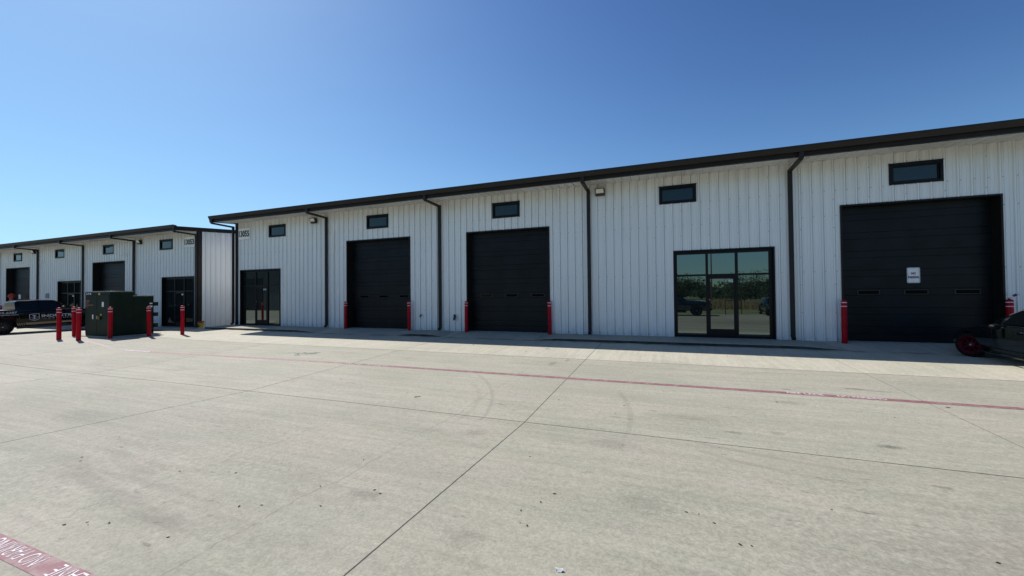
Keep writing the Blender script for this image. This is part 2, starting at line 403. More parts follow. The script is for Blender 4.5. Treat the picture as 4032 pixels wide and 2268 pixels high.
sidewalk(-33.4, -26.45, -.22, 1.0, 0, -1.5)
sidewalk(-46.5, -39.2, -.22, 1.0, 1.0, -1.5)
# grass verge and field behind the lot
gf = MB(); gx = frange(-120, 160, 14); gy = [-300, -160, -90, -60, -45, -36, -30, -26]
edge = lambda x: -20.9 - .25 * math.sin(x * .4)
gy2 = gy + [None]
vs = [(x, (edge(x) if y is None else y), gz(x, -26) + (.004 if y is None else .03)) for y in gy2 for x in gx]
n = len(gx); gf.add(vs, [(j * n + i, j * n + i + 1, (j + 1) * n + i + 1, (j + 1) * n + i) for j in range(len(gy2) - 1) for i in range(n - 1)])
tag(gf.build('grass_verge', 'lawn', ang=60), kind='structure')

# ------------------------------------------------------------------ painted fire lane lines
def strip(pts, w, name, mat, lift=.0025):
    m = MB(); vs = []; dense = []
    for (a, b) in zip(pts[:-1], pts[1:]):
        k = max(1, int(math.dist(a, b) / .5))
        for i in range(k): dense.append((a[0] + (b[0] - a[0]) * i / k, a[1] + (b[1] - a[1]) * i / k))
    dense.append(pts[-1])
    for i, p in enumerate(dense):
        q0 = dense[max(0, i - 1)]; q1 = dense[min(len(dense) - 1, i + 1)]; d = Vector((q1[0] - q0[0], q1[1] - q0[1])).normalized()
        for sgn in (-1, 1):
            x, y = p[0] - d.y * sgn * w / 2, p[1] + d.x * sgn * w / 2
            vs.append((x, y, gz(x, y) + lift))
    m.add(vs, [(2 * i, 2 * i + 2, 2 * i + 3, 2 * i + 1) for i in range(len(dense) - 1)])
    return tag(m.build(name, mat), kind='structure')
far = strip([(-8.6, -6.99), (-8.1, -6.985), (22, -6.9)], .155, 'painted_line', 'redline')
strip([(-18.6, -7.2), (-16, -7.08), (-12, -7.03), (-8.6, -6.99)], .15, 'painted_line', 'redmid')
strip([(-29.5, -8.0), (-27.6, -7.35), (-26.4, -6.95), (-25.2, -6.75), (-23.8, -6.72), (-22.2, -6.82), (-20.4, -7.02), (-18.6, -7.2)], .14, 'painted_line', 'redworn')
near = strip([(-60, -14.33), (40, -14.36)], .155, 'painted_line', 'redline')
def lane_text(words, x, y, hgt, width, flip, parent):
    m = MB(); s = -1 if flip else 1
    z = gz(x, y) + .0045
    slope = (gz(x, y + .1) - gz(x, y - .1)) / .2
    m.text(words, (x, y, z), (s, 0, 0), (0, s, s * slope), hgt, width, bold=-.008)
    tag(m.build('lettering', 'linewhite', smooth=False), kind=None).parent = parent
for cx in (2.15, 12.4): lane_text('FIRE LANE', cx, -6.985, .115, .57, False, far)
for cx in (2.93, 13.2): lane_text('NO PARKING', cx, -6.985, .115, .69, False, far)
lane_text('FIRE LANE', -8.45, -7.045, .115, .57, False, far); lane_text('NO PARKING', -7.68, -7.045, .115, .69, False, far)
lane_text('NO PARKING', -4.20, -14.285, .115, .70, True, near); lane_text('FIRE LANE', -3.41, -14.285, .115, .58, True, near)
m_ = MB(); m_.add([(x, y, gz(x, y) + .006) for x, y in ((-18.62, -7.25), (-17.3, -7.16), (-17.3, -7.1), (-18.62, -7.19))], [(0, 1, 2, 3)])
tag(m_.build('painted_line', 'linewhite'), kind='structure')

# ------------------------------------------------------------------ warehouses
RIB = .3052
def rib_profile(s0, s1, phase):
    pts = []
    k0 = math.floor((s0 - phase) / RIB) - 1; k1 = math.ceil((s1 - phase) / RIB) + 1
    for k in range(k0, k1 + 1):
        c = phase + k * RIB
        for dx, dy in ((-.034, 0), (-.022, .037), (.018, .037), (.029, 0), (.032, -.028), (.044, -.028), (.047, 0)): pts.append((c + dx, dy))
        for q in (.1017, .2034):
            for dx, dy in ((-.013, 0), (-.008, .010), (.006, .010), (.012, 0)): pts.append((c + q + dx, dy))
    out = []
    for a, b in zip(pts[:-1], pts[1:]):
        for s in (s0, s1):
            if a[0] < s < b[0]: out.append((s, a[1] + (b[1] - a[1]) * (s - a[0]) / (b[0] - a[0])))
        if s0 <= b[0] <= s1: out.append(b)
    return sorted(set(out))
def ribbed(m, s0, s1, z0, z1, phase, fn, mi=0, flip=False):
    """fn(s, off, z) -> xyz ; off is the height of the rib out of the wall"""
    pr = rib_profile(s0, s1, phase); vs = []
    for s, d in pr: vs.append(fn(s, d, z0)); vs.append(fn(s, d, z1))
    fs = []
    for i in range(len(pr) - 1):
        f = (2 * i, 2 * i + 2, 2 * i + 3, 2 * i + 1); fs.append(f[::-1] if flip else f)
    m.add(vs, fs, mi)
def screw(m, p, nrm, r=.012, h=.010):
    p = Vector(p); nrm = Vector(nrm); t = nrm.cross(V(0, 0, 1)).normalized(); u = V(0, 0, 1)
    ring = [p + (t * math.cos(a) + u * math.sin(a)) * r for a in [i * math.pi / 3 for i in range(6)]]
    top = [q + nrm * h for q in ring]
    m.add(ring + top, [(6, 7, 8, 9, 10, 11)] + [(i, (i + 1) % 6, 6 + (i + 1) % 6, 6 + i) for i in range(6)], 1)

def build_storefront(root, x0, zb, width=3.10, H=3.12, sticker=None, tilt=0., gl='glass'):
    """thing part: storefront (frame) > pane, door_leaf, door_handle, lettering"""
    Y0, Y1 = .085, .185
    f = MB(); x1 = x0 + width
    f.box(x0 - .045, x0, -.044, .20, zb, zb + H + .045); f.box(x1, x1 + .045, -.044, .20, zb, zb + H + .045)   # jamb trims
    f.box(x0, x1, -.044, .20, zb + H, zb + H + .045)
    f.box(x0, x0 + .075, Y0, Y1, zb, zb + H); f.box(x1 - .105, x1, Y0, Y1, zb, zb + H)
    for a, b in ((1.03, 1.11), (1.97, 2.055)): f.box(x0 + a, x0 + b, Y0, Y1, zb, zb + H)
    a0, a1 = x0 + .075, x1 - .105
    for p, q in ((.075, 1.03), (1.11, 1.97), (2.055, width - .105)):
        f.box(x0 + p, x0 + q, Y0 + .002, Y1, zb + 3.02, zb + H)
        if p != 1.11:
            f.box(x0 + p, x0 + q, Y0 + .002, Y1, zb, zb + .09)
            f.box(x0 + p, x0 + q, Y0 + .002, Y1, zb + 2.22, zb + 2.285)
        else:
            f.box(x0 + p, x0 + q, Y0 + .002, Y1, zb + 2.19, zb + 2.285)
    sf = f.build('storefront', 'frame', root)
    def pane(a, b, c, d, y=Y0 + .045):
        m = MB(); m.box(x0 + a, x0 + b, y, y + .012, zb + c, zb + d); xc = x0 + (a + b) / 2
        m.v = [(p[0], p[1] - tilt * (p[0] - xc), p[2]) for p in m.v]
        return m.build('pane', gl, sf, smooth=False)
    w2 = width - .105
    for a, b in ((.075, 1.03), (1.11, 1.97), (2.055, w2)): pane(a, b, 2.285, 3.02)
    pane(.075, 1.03, .09, 2.22); pane(2.055, w2, .09, 2.22)
    d = MB()   # the door leaf: stiles and rails round a glass light
    d.box(x0 + 1.115, x0 + 1.17, Y0 + .01, Y0 + .055, zb + .012, zb + 2.185); d.box(x0 + 1.91, x0 + 1.965, Y0 + .01, Y0 + .055, zb + .012, zb + 2.185)
    d.box(x0 + 1.17, x0 + 1.91, Y0 + .011, Y0 + .054, zb + 2.11, zb + 2.185); d.box(x0 + 1.17, x0 + 1.91, Y0 + .011, Y0 + .054, zb + .012, zb + .31)
    d.build('door', 'frame', sf)
    pane(1.17, 1.91, .31, 2.11, Y0 + .025)
    h = MB(); hx = x0 + 1.155
    h.tube([(hx, Y0 + .01, zb + .95), (hx, Y0 - .055, zb + .97), (hx + .05, Y0 - .06, zb + 1.0), (hx + .05, Y0 - .06, zb + 1.2), (hx, Y0 - .055, zb + 1.23), (hx, Y0 + .01, zb + 1.25)], .012, 8)
    h.build('door_handle', 'frame', sf)
    k = MB(); k.lathe([(.022, .02), (.022, 0), (.018, -.004)], 12, (x0 + 1.14, Y0 - .008, zb + 1.36), 'y'); k.build('lock', 'chrome', sf)
    if sticker:
        s = MB()
        if sticker == 'plate': s.box(x0 + 1.72, x0 + 1.89, Y0 + .018, Y0 + .024, zb + 2.0, zb + 2.08)
        else: s.text(sticker, (x0 + 1.67, Y0 + .019, zb + 1.975), (1, 0, 0), (0, 0, 1), .10, .23, bold=.02)
        s.build('lettering', 'white', sf, smooth=False)
    return sf

def build_garage(root, x0, x1, zb, H=4.36, dy=.33, dark_left=True):
    f = MB()
    f.box(x0 - .05, x0, -.044, dy + .04, zb, zb + H + .05); f.box(x1, x1 + .05, -.044, dy + .04, zb, zb + H + .05)
    f.box(x0, x1, -.044, dy + .04, zb + H, zb + H + .05)
    gd = f.build('garage_door', 'trim', root)
    # sectional leaf: raised and recessed bands with a groove at each joint
    p = MB(); prof = []; z = zb + .03; zt = zb + H + .02
    lines = sorted([zb + .257 + .6115 * k for k in range(-1, 7)] + [zb + .47 + .6115 * k for k in range(-1, 7)])
    lines = [l for l in lines if z + .05 < l < zt - .05]
    cur = 0; prof.append((z, 0))
    for i, l in enumerate(lines):
        base = 0 if i % 2 == 0 else .008
        nb = .008 if i % 2 == 0 else 0
        prof += [(l - .009, base), (l - .004, .020), (l + .004, .020), (l + .009, nb)]
    prof.append((zt, prof[-1][1]))
    vs = []
    for zz, d in prof: vs += [(x0 - .03, dy + d, zz), (x1 + .03, dy + d, zz)]
    p.add(vs, [(2 * i, 2 * i + 1, 2 * i + 3, 2 * i + 2) for i in range(len(prof) - 1)])
    p.box(x0 - .03, x1 + .03, dy + .04, dy + .09, zb, zt)
    p.box(x0 + .002, x1 - .002, dy - .012, dy + .03, zb + .004, zb + .04)
    p.build('door_leaf', 'door', gd, smooth=False)
    for a in (.47, 1.66, 2.86):
        w = MB(); xa = x0 + a * (x1 - x0) / 3.73
        w.box(xa, xa + .6, dy - .012, dy + .02, zb + 1.49, zb + 1.66)
        wf = w.build('window_frame', 'black', gd, bevel=.01)
        q = MB(); q.box(xa + .035, xa + .565, dy - .016, dy + .01, zb + 1.52, zb + 1.63)
        q.build('pane', 'door_window', gd, smooth=False)
    xm = (x0 + x1) / 2
    for zz in (2.22, 2.05):
        h = MB(); h.box(xm - .07, xm + .07, dy - .008, dy + .01, zb + zz, zb + zz + .018); h.build('handle', 'trim2', gd)
    return gd

def build_window(root, x0, x1, z0, z1):
    f = MB(); b = .085; Y0 = -.046
    f.box(x0, x1, Y0, .06, z1 - .075, z1); f.box(x0, x1, Y0, .06, z0, z0 + .075)
    f.box(x0, x0 + .075, Y0, .06, z0 + .075, z1 - .075); f.box(x1 - .075, x1, Y0, .06, z0 + .075, z1 - .075)
    f.box(x0 - .02, x1 + .02, Y0 - .004, -.005, z1, z1 + .02)
    a0, a1, c0, c1 = x0 + .075, x1 - .075, z0 + .075, z1 - .075
    for q in ((a0, a0 + .04, c0, c1), (a1 - .04, a1, c0, c1), (a0 + .04, a1 - .04, c0, c0 + .04), (a0 + .04, a1 - .04, c1 - .04, c1)):
        f.box(q[0], q[1], -.005, .055, q[2], q[3])
    w = f.build('window', 'frame', root)
    p = MB(); p.box(a0 + .04, a1 - .04, .02, .035, c0 + .04, c1 - .04); p.build('pane', 'glass_high', w, smooth=False)

def warehouse(label, x0, x1, zo, garages, fronts, windows, spouts, depth=24., phase=.021, trim_l=True, trim_r=True, over_l=.27, over_r=.27, lod=True, screws=(-24, 14)):
    root = empty('warehouse', (0, 0, 0), 0, label, 'warehouse')
    ztop = 5.93 + zo
    ops = [(a, b, zo - .05, zo + 4.36) for a, b in garages] + [(a, a + 3.10, zo - .05, zo + 3.12) for a, s in fronts] + [(a, b, zo + 4.92, zo + 5.57) for a, b in windows]
    w = MB(); zb = zo - .02
    edges = sorted(set([x0, x1] + [e for o in ops for e in o[:2]]))
    fn = lambda s, d, z: (s, -d, z)
    for a, b in zip(edges[:-1], edges[1:]):
        mid = (a + b) / 2; cut = sorted((o[2], o[3]) for o in ops if o[0] < mid < o[1])
        z = zb
        for c0, c1 in cut:
            if c0 > z: ribbed(w, a, b, z, c0, phase, fn)
            z = max(z, c1)
        if z < ztop: ribbed(w, a, b, z, ztop, phase, fn)
    # screw heads: girt rows beside every rib and stitch screws up the laps
    def free(x, z): return not any(o[0] - .05 < x < o[1] + .05 and o[2] - .05 < z < o[3] + .08 for o in ops) and all(abs(x - s) > .16 for s in spouts)
    k = math.ceil((max(x0, screws[0]) + .1 - phase) / RIB)
    while lod and phase + k * RIB < min(x1, screws[1]) - .1:
        c = phase + k * RIB
        for zz in (.07, 2.275, 4.09, 4.91):
            if free(c + .07, zo + zz): screw(w, (c + .07, 0, zo + zz), (0, -1, 0))
        if k % 3 == 2:
            zz = .46 * 1
            for q in range(6):
                zq = .92 + q * .925
                if free(c, zo + zq): screw(w, (c, -.036, zo + zq), (0, -1, 0))
        for zz in [o[3] + .065 - zo for o in ops if o[0] < c < o[1]]:
            if free(c + .05, zo + zz + .04): screw(w, (c + .05, 0, zo + zz), (0, -1, 0))
        k += 1
    w.build('wall', ['wall', 'screw'], root, smooth=False)
    # end walls and rear wall
    rz = lambda y: ztop + .08 * y if y < depth / 2 else ztop + .08 * (depth - y)
    for xe, sgn in ((x0, -1), (x1, 1)):
        m = MB(); pr = rib_profile(0, depth, .1); vs = []
        for s, d in pr: vs += [(xe + sgn * d, s, zo - .06), (xe + sgn * d, s, rz(s))]
        m.add(vs, [((2 * i, 2 * i + 2, 2 * i + 3, 2 * i + 1) if sgn > 0 else (2 * i, 2 * i + 1, 2 * i + 3, 2 * i + 2)) for i in range(len(pr) - 1)])
        m.build('side_wall', 'wall', root, smooth=False)
    m = MB(); m.box(x0 + .01, x1 - .01, depth - .1, depth, zo - .1, ztop); m.build('rear_wall', 'wall', root)
    for a, c in ((x1 - .12, x1 + .05), (x0 - .05, x0 + .12)):
        b = MB(); b.box(a, c, .03, depth, zo - .6, zo - .06); b.build('foundation', 'walk', root)
    # roof sheet
    rx0, rx1 = x0 - over_l, x1 + over_r
    m = MB(); yk = (-1.27, depth / 2, depth + .3)
    zr = lambda y: ztop + .12 + .08 * min(y, depth - y)
    vs = []
    for y in yk:
        for x in (rx0, rx1): vs += [(x, y, zr(y)), (x, y, zr(y) + .05)]
    m.add(vs, [(0, 1, 3, 2), (1, 5, 7, 3), (5, 9, 11, 7), (0, 2, 6, 4), (4, 6, 10, 8), (8, 10, 11, 9), (0, 4, 5, 1), (4, 8, 9, 5), (2, 3, 7, 6), (6, 7, 11, 10)])
    m.build('roof', 'roofm', root, smooth=False)
    # soffit panels running out from the wall, ribs facing down
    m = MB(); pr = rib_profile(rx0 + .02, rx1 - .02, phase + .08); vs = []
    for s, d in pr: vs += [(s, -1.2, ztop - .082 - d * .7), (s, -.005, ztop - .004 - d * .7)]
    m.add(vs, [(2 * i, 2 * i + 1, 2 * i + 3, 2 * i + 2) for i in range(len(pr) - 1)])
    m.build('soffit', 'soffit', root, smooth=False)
    # fascia behind the gutter
    m = MB(); m.box(rx0, rx1, -1.24, -1.19, ztop - .115, ztop + .15)
    m.box(rx0, rx1, -1.24, -1.12, ztop - .13, ztop - .115)
    m.build('fascia', 'trim', root)
    # gutter: moulded front profile extruded along the eave
    m = MB(); gp = [(-1.245, .0), (-1.33, .0), (-1.345, .02), (-1.345, .07), (-1.375, .10), (-1.385, .15), (-1.385, .185), (-1.365, .185), (-1.365, .17), (-1.245, .17)]
    z0 = ztop - .01; gx0, gx1 = rx0 - .03, rx1 + .03; n = len(gp)
    m.add([(gx0, y, z0 + z) for y, z in gp] + [(gx1, y, z0 + z) for y, z in gp], [(i, (i + 1) % n, n + (i + 1) % n, n + i) for i in range(n)] + [tuple(range(n))[::-1], tuple(range(n, 2 * n))])
    for gxs in frange(gx0 + 3, gx1 - 3, 3.1): m.box(gxs, gxs + .02, -1.389, -1.25, z0 + .11, z0 + .188)
    m.build('gutter', 'trim2', root, ang=50)
    # rake trim on both ends
    for xe, sg, ov in ((rx0, -1, over_l), (rx1, 1, over_r)):
        m = MB(); t = .045
        ya = [-1.3, depth / 2, depth + .3]; vs = []
        for y in ya: vs += [(xe, y, zr(y) - .16), (xe, y, zr(y) + .08), (xe + sg * t, y, zr(y) - .16), (xe + sg * t, y, zr(y) + .08)]
        m.add(vs, [(0, 1, 3, 2), (8, 10, 11, 9)] + [tuple(k * 4 + i for i in q) for k in (0, 1) for q in ((0, 4, 5, 1), (2, 3, 7, 6), (1, 5, 7, 3), (0, 2, 6, 4))])
        m.build('rake_trim', 'trim', root, smooth=False)
    # corner trims
    for on, xe, sg in ((trim_l, x0, -1), (trim_r, x1, 1)):
        if on:
            m = MB(); m.box(xe - sg * .14, xe + sg * .045, -.050, -.002, zb, ztop); m.box(xe + sg * .003, xe + sg * .045, -.002, .17, zb, ztop + .02)
            m.build('corner_trim', 'trim', root)
    # base trim
    # downspouts: outlet, sloping arm under the soffit, elbow, pipe down the wall
    for s in spouts:
        m = MB(); w_ = .125; d = .085
        z1 = ztop - .02; o_y = -1.29
        m.box(s - w_ / 2, s + w_ / 2, o_y - d / 2, o_y + d / 2, z1 - .21, z1 + .015)
        pA = V(s, o_y + .01, z1 - .19); pB = V(s, -.10, z1 - .235)
        m.bar(pA, pB, w_, d)
        m.box(s - w_ / 2 - .002, s + w_ / 2 + .002, -.15, -.055, zo + .10, z1 - .19)
        m.bar((s, -.10, zo + .14), (s, -.20, zo + .045), w_, d)
        m.build('downspout', 'trim2', root, bevel=.008, seg=1)
    for a, b_ in garages: build_garage(root, a, b_, zo)
    for a, st in fronts: build_storefront(root, a, zo, sticker=st, tilt=0., gl='glass_dark' if st == 'plate' else 'glass')
    for a, b_ in windows: build_window(root, a, b_, zo + 4.92, zo + 5.57)
    # dark interior slab and liner so nothing shows through
    m = MB(); m.box(x0 + .1, x1 - .1, .45, .5, zo - .2, ztop); m.build('inner_wall', 'black', root)
    return root

B1S = [-23.345, -16.285, -9.53, -2.733, 4.008, 10.77, 17.5, 24.3]
warehouse('long white ribbed metal warehouse in the foreground, numbered 13055, with dark gutter', -23.2, 40, 0,
    [(-14.97, -11.235), (-8.155, -4.42), (5.43, 9.16), (12.3, 16.03)], [(-22.82, '1101'), (.402, '1105'), (19.0, None)],
    [(-20.54, -19.27), (-13.74, -12.45), (-6.92, -5.66), (-.11, 1.153), (6.65, 7.93), (13.5, 14.78)], B1S)
B2S = [-26.66, -33.12, -39.34, -45.83, -52.37, -58.9]
warehouse('white ribbed metal warehouse farther back at the left, its end wall showing', -68, -26.6, -.235,
    [(-38.16, -34.39), (-51.15, -47.4), (-64, -60.2)], [(-30.15, 'plate'), (-42.95, 'plate'), (-56.2, None)],
    [(-30.43, -29.13), (-36.91, -35.59), (-43.37, -42.07), (-49.94, -48.6), (-56.4, -55.1)], B2S, depth=24, phase=.1, over_r=.03, screws=(-34, -26))

# warehouse across the lot, seen only as a reflection in the shop glass
def far_warehouse():
    root = empty('warehouse', (-54, -21, gz(-54, -20)), 0, 'plain pale metal warehouse across the lot, mirrored in the near building shop glass', 'warehouse')
    m = MB(); vs = []
    pr = rib_profile(-18, 16, 0)
    for s, d in pr: vs += [(s, d, 0), (s, d, 5.8)]
    m.add(vs, [(2 * i, 2 * i + 1, 2 * i + 3, 2 * i + 2) for i in range(len(pr) - 1)])
    m.box(-18, 16, -18, -.1, 0, 5.8); m.build('wall', simple('shaded_grey_wall', (.16, .18, .18), .6), root, smooth=False)  # wall darkened, its shade put into the colour
    m = MB(); m.add([(-18.4, .9, 5.8), (16.4, .9, 5.8), (16.4, -9, 6.6), (-18.4, -9, 6.6), (16.4, -18.6, 5.8), (-18.4, -18.6, 5.8), (-18.4, .9, 5.65), (16.4, .9, 5.65), (16.4, -18.6, 5.65), (-18.4, -18.6, 5.65)],
        [(0, 1, 2, 3), (3, 2, 4, 5), (0, 6, 7, 1), (6, 9, 8, 7), (1, 7, 8, 4, 2), (0, 3, 5, 9, 6), (5, 4, 8, 9)]); m.build('roof', 'trim', root, smooth=False)
    for k in range(4):
        m = MB(); m.box(-15 + k * 8, -11.3 + k * 8, .03, .1, 0, 4.2); m.build('garage_door', 'door', root)
far_warehouse()

# ------------------------------------------------------------------ address signs, lamps, small wall fittings
def plate_sign(name, label, x0, x1, z0, z1, txt, y=-.045):
    r = empty(name, ((x0 + x1) / 2, y, z0), 0, label, 'sign')
    w, h = x1 - x0, z1 - z0
    m = MB(); m.box(-w / 2, w / 2, -.008, .01, 0, h); m.build('board', 'white', r, bevel=.006)
    m = MB(); m.text(txt, (-w / 2 + .035 * w, -.0125, h * .22), (1, 0, 0), (0, 0, 1), h * .56, w * .93, bold=.045); m.build('lettering', 'navy', r, smooth=False)
    return r
plate_sign('address_sign', 'white square sign reading 13055 high on the near building', -22.97, -22.04, 4.92, 5.58, '13055')
plate_sign('address_sign', 'white square sign reading 13053 high on the farther building', -27.89, -26.92, 4.74, 5.38, '13053')
r = empty('no_parking_sign', (7.33, .315, 1.86), 0, 'small white NO PARKING sign on the dark roller door at the right', 'sign')
m = MB(); w, h = .315, .48
pts = []
for cx, cz, a0 in ((w / 2 - .03, .03, -90), (w / 2 - .03, h - .03, 0), (-w / 2 + .03, h - .03, 90), (-w / 2 + .03, .03, 180)):
    for k in range(5): a = R(a0 + k * 22.5); pts.append((cx + .03 * math.cos(a), cz + .03 * math.sin(a)))
n = len(pts); m.add([(x, -.004, z) for x, z in pts] + [(x, .002, z) for x, z in pts], [tuple(range(n)), tuple(range(n, 2 * n))[::-1]] + [(i, n + i, n + (i + 1) % n, (i + 1) % n) for i in range(n)])
m.build('board', 'white', r)
m = MB(); m.text('NO', (-.055, -.006, .265), (1, 0, 0), (0, 0, 1), .072, .11, bold=.06); m.text('PARKING', (-.130, -.006, .14), (1, 0, 0), (0, 0, 1), .078, .26, bold=.05)
i0 = .016
for a, b, c, d in ((-w / 2 + i0, w / 2 - i0, i0, i0 + .006), (-w / 2 + i0, w / 2 - i0, h - i0 - .006, h - i0), (-w / 2 + i0, -w / 2 + i0 + .006, i0, h - i0), (w / 2 - i0 - .006, w / 2 - i0, i0, h - i0)): m.box(a, b, -.0065, -.0055, c, d)
m.build('lettering', simple('maroon_letter', (.12, .01, .03), .5), r, smooth=False)
m = MB()
for z in (.035, h - .035): m.lathe([(.006, 0), (.006, -.006)], 8, (0, -.004, z), 'y')
m.build('screw', 'steel', r)

def lamp(x, z, label, yaw=0.):
    r = empty('wall_lamp', (x, -.05, z), R(yaw), label, 'lamp', 'floodlights high on the warehouse walls')
    m = MB(); w, h = .36, .27
    # wedge housing: vertical back on the wall, face tilted down
    vs = [(-w / 2, 0, 0), (w / 2, 0, 0), (w / 2, 0, h), (-w / 2, 0, h), (-w / 2, -.09, -.01), (w / 2, -.09, -.01), (w / 2, -.21, h - .01), (-w / 2, -.21, h - .01)]
    m.add(vs, [(0, 3, 2, 1), (4, 5, 6, 7), (0, 1, 5, 4), (3, 7, 6, 2), (0, 4, 7, 3), (1, 2, 6, 5)])
    m.box(-.07, .07, 0, .05, .06, .2)
    m.build('housing', 'black', r, bevel=.008)
    n_ = Vector((0, -.28, -.12)).normalized(); a, b = V(0, -.095, .015), V(0, -.198, h - .035)
    m = MB(); e = w / 2 - .035
    m.add([V(-e, 0, 0) + a + n_ * .004, V(e, 0, 0) + a + n_ * .004, V(e, 0, 0) + b + n_ * .004, V(-e, 0, 0) + b + n_ * .004], [(0, 1, 2, 3)]); m.build('lens', 'lamp_glass', r)
lamp(-17.13, 5.45, 'black floodlight between the 13055 sign and the first roller door')
lamp(-2.27, 5.45, 'black floodlight nearest the camera, upper left of the 1105 shop front')
lamp(-32.45, 5.18, 'black floodlight under the eave of the farther building, nearest to its 13053 sign')
lamp(-46.4, 5.18, 'black floodlight under the eave at the far left end of the farther building')

def pipe_run(label, name, pts, r, mat='wall', cat='pipe'):
    m = MB(); m.tube(pts, r, 8); return tag(m.build(name, mat), label, cat)
pipe_run('thin white conduit running up the wall left of the first roller door', 'conduit', [(-15.83, -.05, .3), (-15.83, -.05, 4.93), (-15.8, -.02, 4.97)], .016)
pipe_run('thin white conduit on the wall above left of the 1105 shop front', 'conduit', [(-1.41, -.05, 3.7), (-1.41, -.05, 4.95), (-1.39, -.01, 4.99)], .014)
def fitting(label, name, x, z, size=.11):
    r = empty(name, (x, -.03, z), 0, label, 'tap')
    m = MB(); m.box(-size * .6, size * .6, -.012, .02, -size * .7, size * .7); m.build('plate', 'wall', r)
    m = MB(); m.tube([(0, 0, .02), (0, -.06, .02), (.0, -.10, 0), (0, -.11, -size * .6)], size * .26, 8); m.lathe([(size * .3, -.075), (size * .3, -.06)], 10, (0, 0, .05 * size / .11), 'y'); m.build('spout', 'brown', r)
fitting('small dark tap low on the wall right of the first roller door', 'wall_tap', -10.58, .66)
fitting('large brown tap on a pale plate low, left of the second roller door', 'wall_tap', -8.78, .60, .2)
def bent_pipe(x, z, s, label):
    m = MB(); m.tube([(x - s, -.25, z + .02), (x - s * .4, -.28, z + .03), (x + s * .4, -.2, z + .01), (x + s, -.03, z + .03)], [.02, .03, .03, .03], 8)
    m.tube([(x - s * .3, -.26, z - .08), (x, -.27, z - .09), (x + s * .2, -.2, z - .02)], .02, 8)
    tag(m.build('wall_bracket', 'wall'), label, 'bracket')
bent_pipe(-34.05, 4.50, .30, 'large pale bent bracket above right of the roller door behind the green cabinet')
bent_pipe(-45.0, 4.42, .16, 'small pale bent bracket high on the farther building wall at far left')
bent_pipe(-42.3, 3.0, .18, 'pale bent bracket just above the shop front of the farther building')
m = MB(); m.box(-44.6, -44.42, -.12, -.03, 1.66, 2.02); m.box(-44.38, -44.3, -.1, -.03, 1.66, 2.02)
tag(m.build('meter_box', 'steel'), 'pair of grey meter boxes on the farther building left of its shop front', 'meter box')
m = MB(); m.box(-49.36, -49.04, .07, .085, 1.62, 1.98); tag(m.build('paper_notice', 'white'), 'white notice taped to the far left roller door', 'notice')
# folded orange umbrella standing before the far-left roller door
r = empty('patio_umbrella', (-48.85, -.45, gz(-48.85, -.45)), 0, 'folded orange umbrella standing before the far left roller door', 'umbrella')
m = MB(); n = 18; prof = [(.04, 2.38), (.13, 2.30), (.21, 2.16), (.13, 2.0), (.12, 1.6), (.15, 1.2), (.17, 1.0)]
vs = []
for k, (rr, z) in enumerate(prof):
    for i in range(n):
        a = 2 * math.pi * i / n; q = rr * (1 + .18 * math.cos(6 * a + k * .3)); vs.append((q * math.cos(a), q * math.sin(a), z))
m.add(vs, [(k * n + i, (k + 1) * n + i, (k + 1) * n + (i + 1) % n, k * n + (i + 1) % n) for k in range(len(prof) - 1) for i in range(n)] + [tuple(range(n))])
m.build('canopy', 'orangecloth', r, ang=60)
m = MB(); m.lathe([(.025, 0), (.025, 2.35)], 10); m.build('pole', 'steel', r)
m = MB(); m.lathe([(.25, 0), (.25, .05), (.06, .09)], 16); m.build('base', 'black', r)

# ------------------------------------------------------------------ bollards
def bollard_proto(h):
    r = empty('bollard')
    rad = .077
    m = MB(); m.lathe([(rad, -.05), (rad, h - .045), (rad * .97, h - .028), (rad * .85, h - .012), (rad * .55, h - .003), (.004, h)], 28); m.build('sleeve', 'red', r, ang=50)
    for z in (h - .095, h - .215):
        m = MB(); m.lathe([(rad + .0012, z), (rad + .0035, z + .002), (rad + .0035, z + .023), (rad + .0012, z + .025)], 28, cap=False); m.build('reflective_band', 'band', r)
    return r
pA = bollard_proto(1.35); pB = bollard_proto(1.38)
grpD = 'red bollards guarding the roller doors'; grpT = 'red bollards around the green cabinet'
spots = [(pA, -14.93, -.2, 0, 'red bollard at the left side of the first roller door', grpD), (pA, -11.13, -.2, 0, 'red bollard at the right side of the first roller door', grpD),
    (pA, -8.14, -.2, 0, 'red bollard at the left side of the second roller door', grpD), (pA, -4.335, -.2, 0, 'red bollard at the right side of the second roller door', grpD),
    (pA, 5.33, -.3, 0, 'red bollard at the left side of the roller door with the NO PARKING sign', grpD), (pA, 9.22, -.15, 0, 'red bollard behind the black car, a strip of tape standing on its top', grpD),
    (pA, -51.4, -.25, 0, 'red bollard at the far left edge, seen over the bed of the black pickup', grpD),
    (pB, -24.27, -6.85, 0, 'leftmost red bollard before the black pickup', grpT), (pB, -25.67, -5.83, 0, 'red bollard half hidden behind another, close to the left face of the green cabinet', grpT),
    (pB, -22.90, -6.78, 0, 'red bollard standing in front of and overlapping another between pickup and green cabinet', grpT), (pB, -22.54, -5.92, 0, 'red bollard at the front corner of the tall green cabinet', grpT),
    (pB, -21.97, -4.81, 0, 'red bollard in front of the lower green box', grpT), (pB, -21.36, -3.81, 0, 'red bollard alone on the right of the green cabinet, before the dark shop front', grpT)    , (pB, -26.9, -4.15, 0, 'red bollard behind the green cabinet, hidden from the front, mirrored in shop glass', grpT)]
used = set()
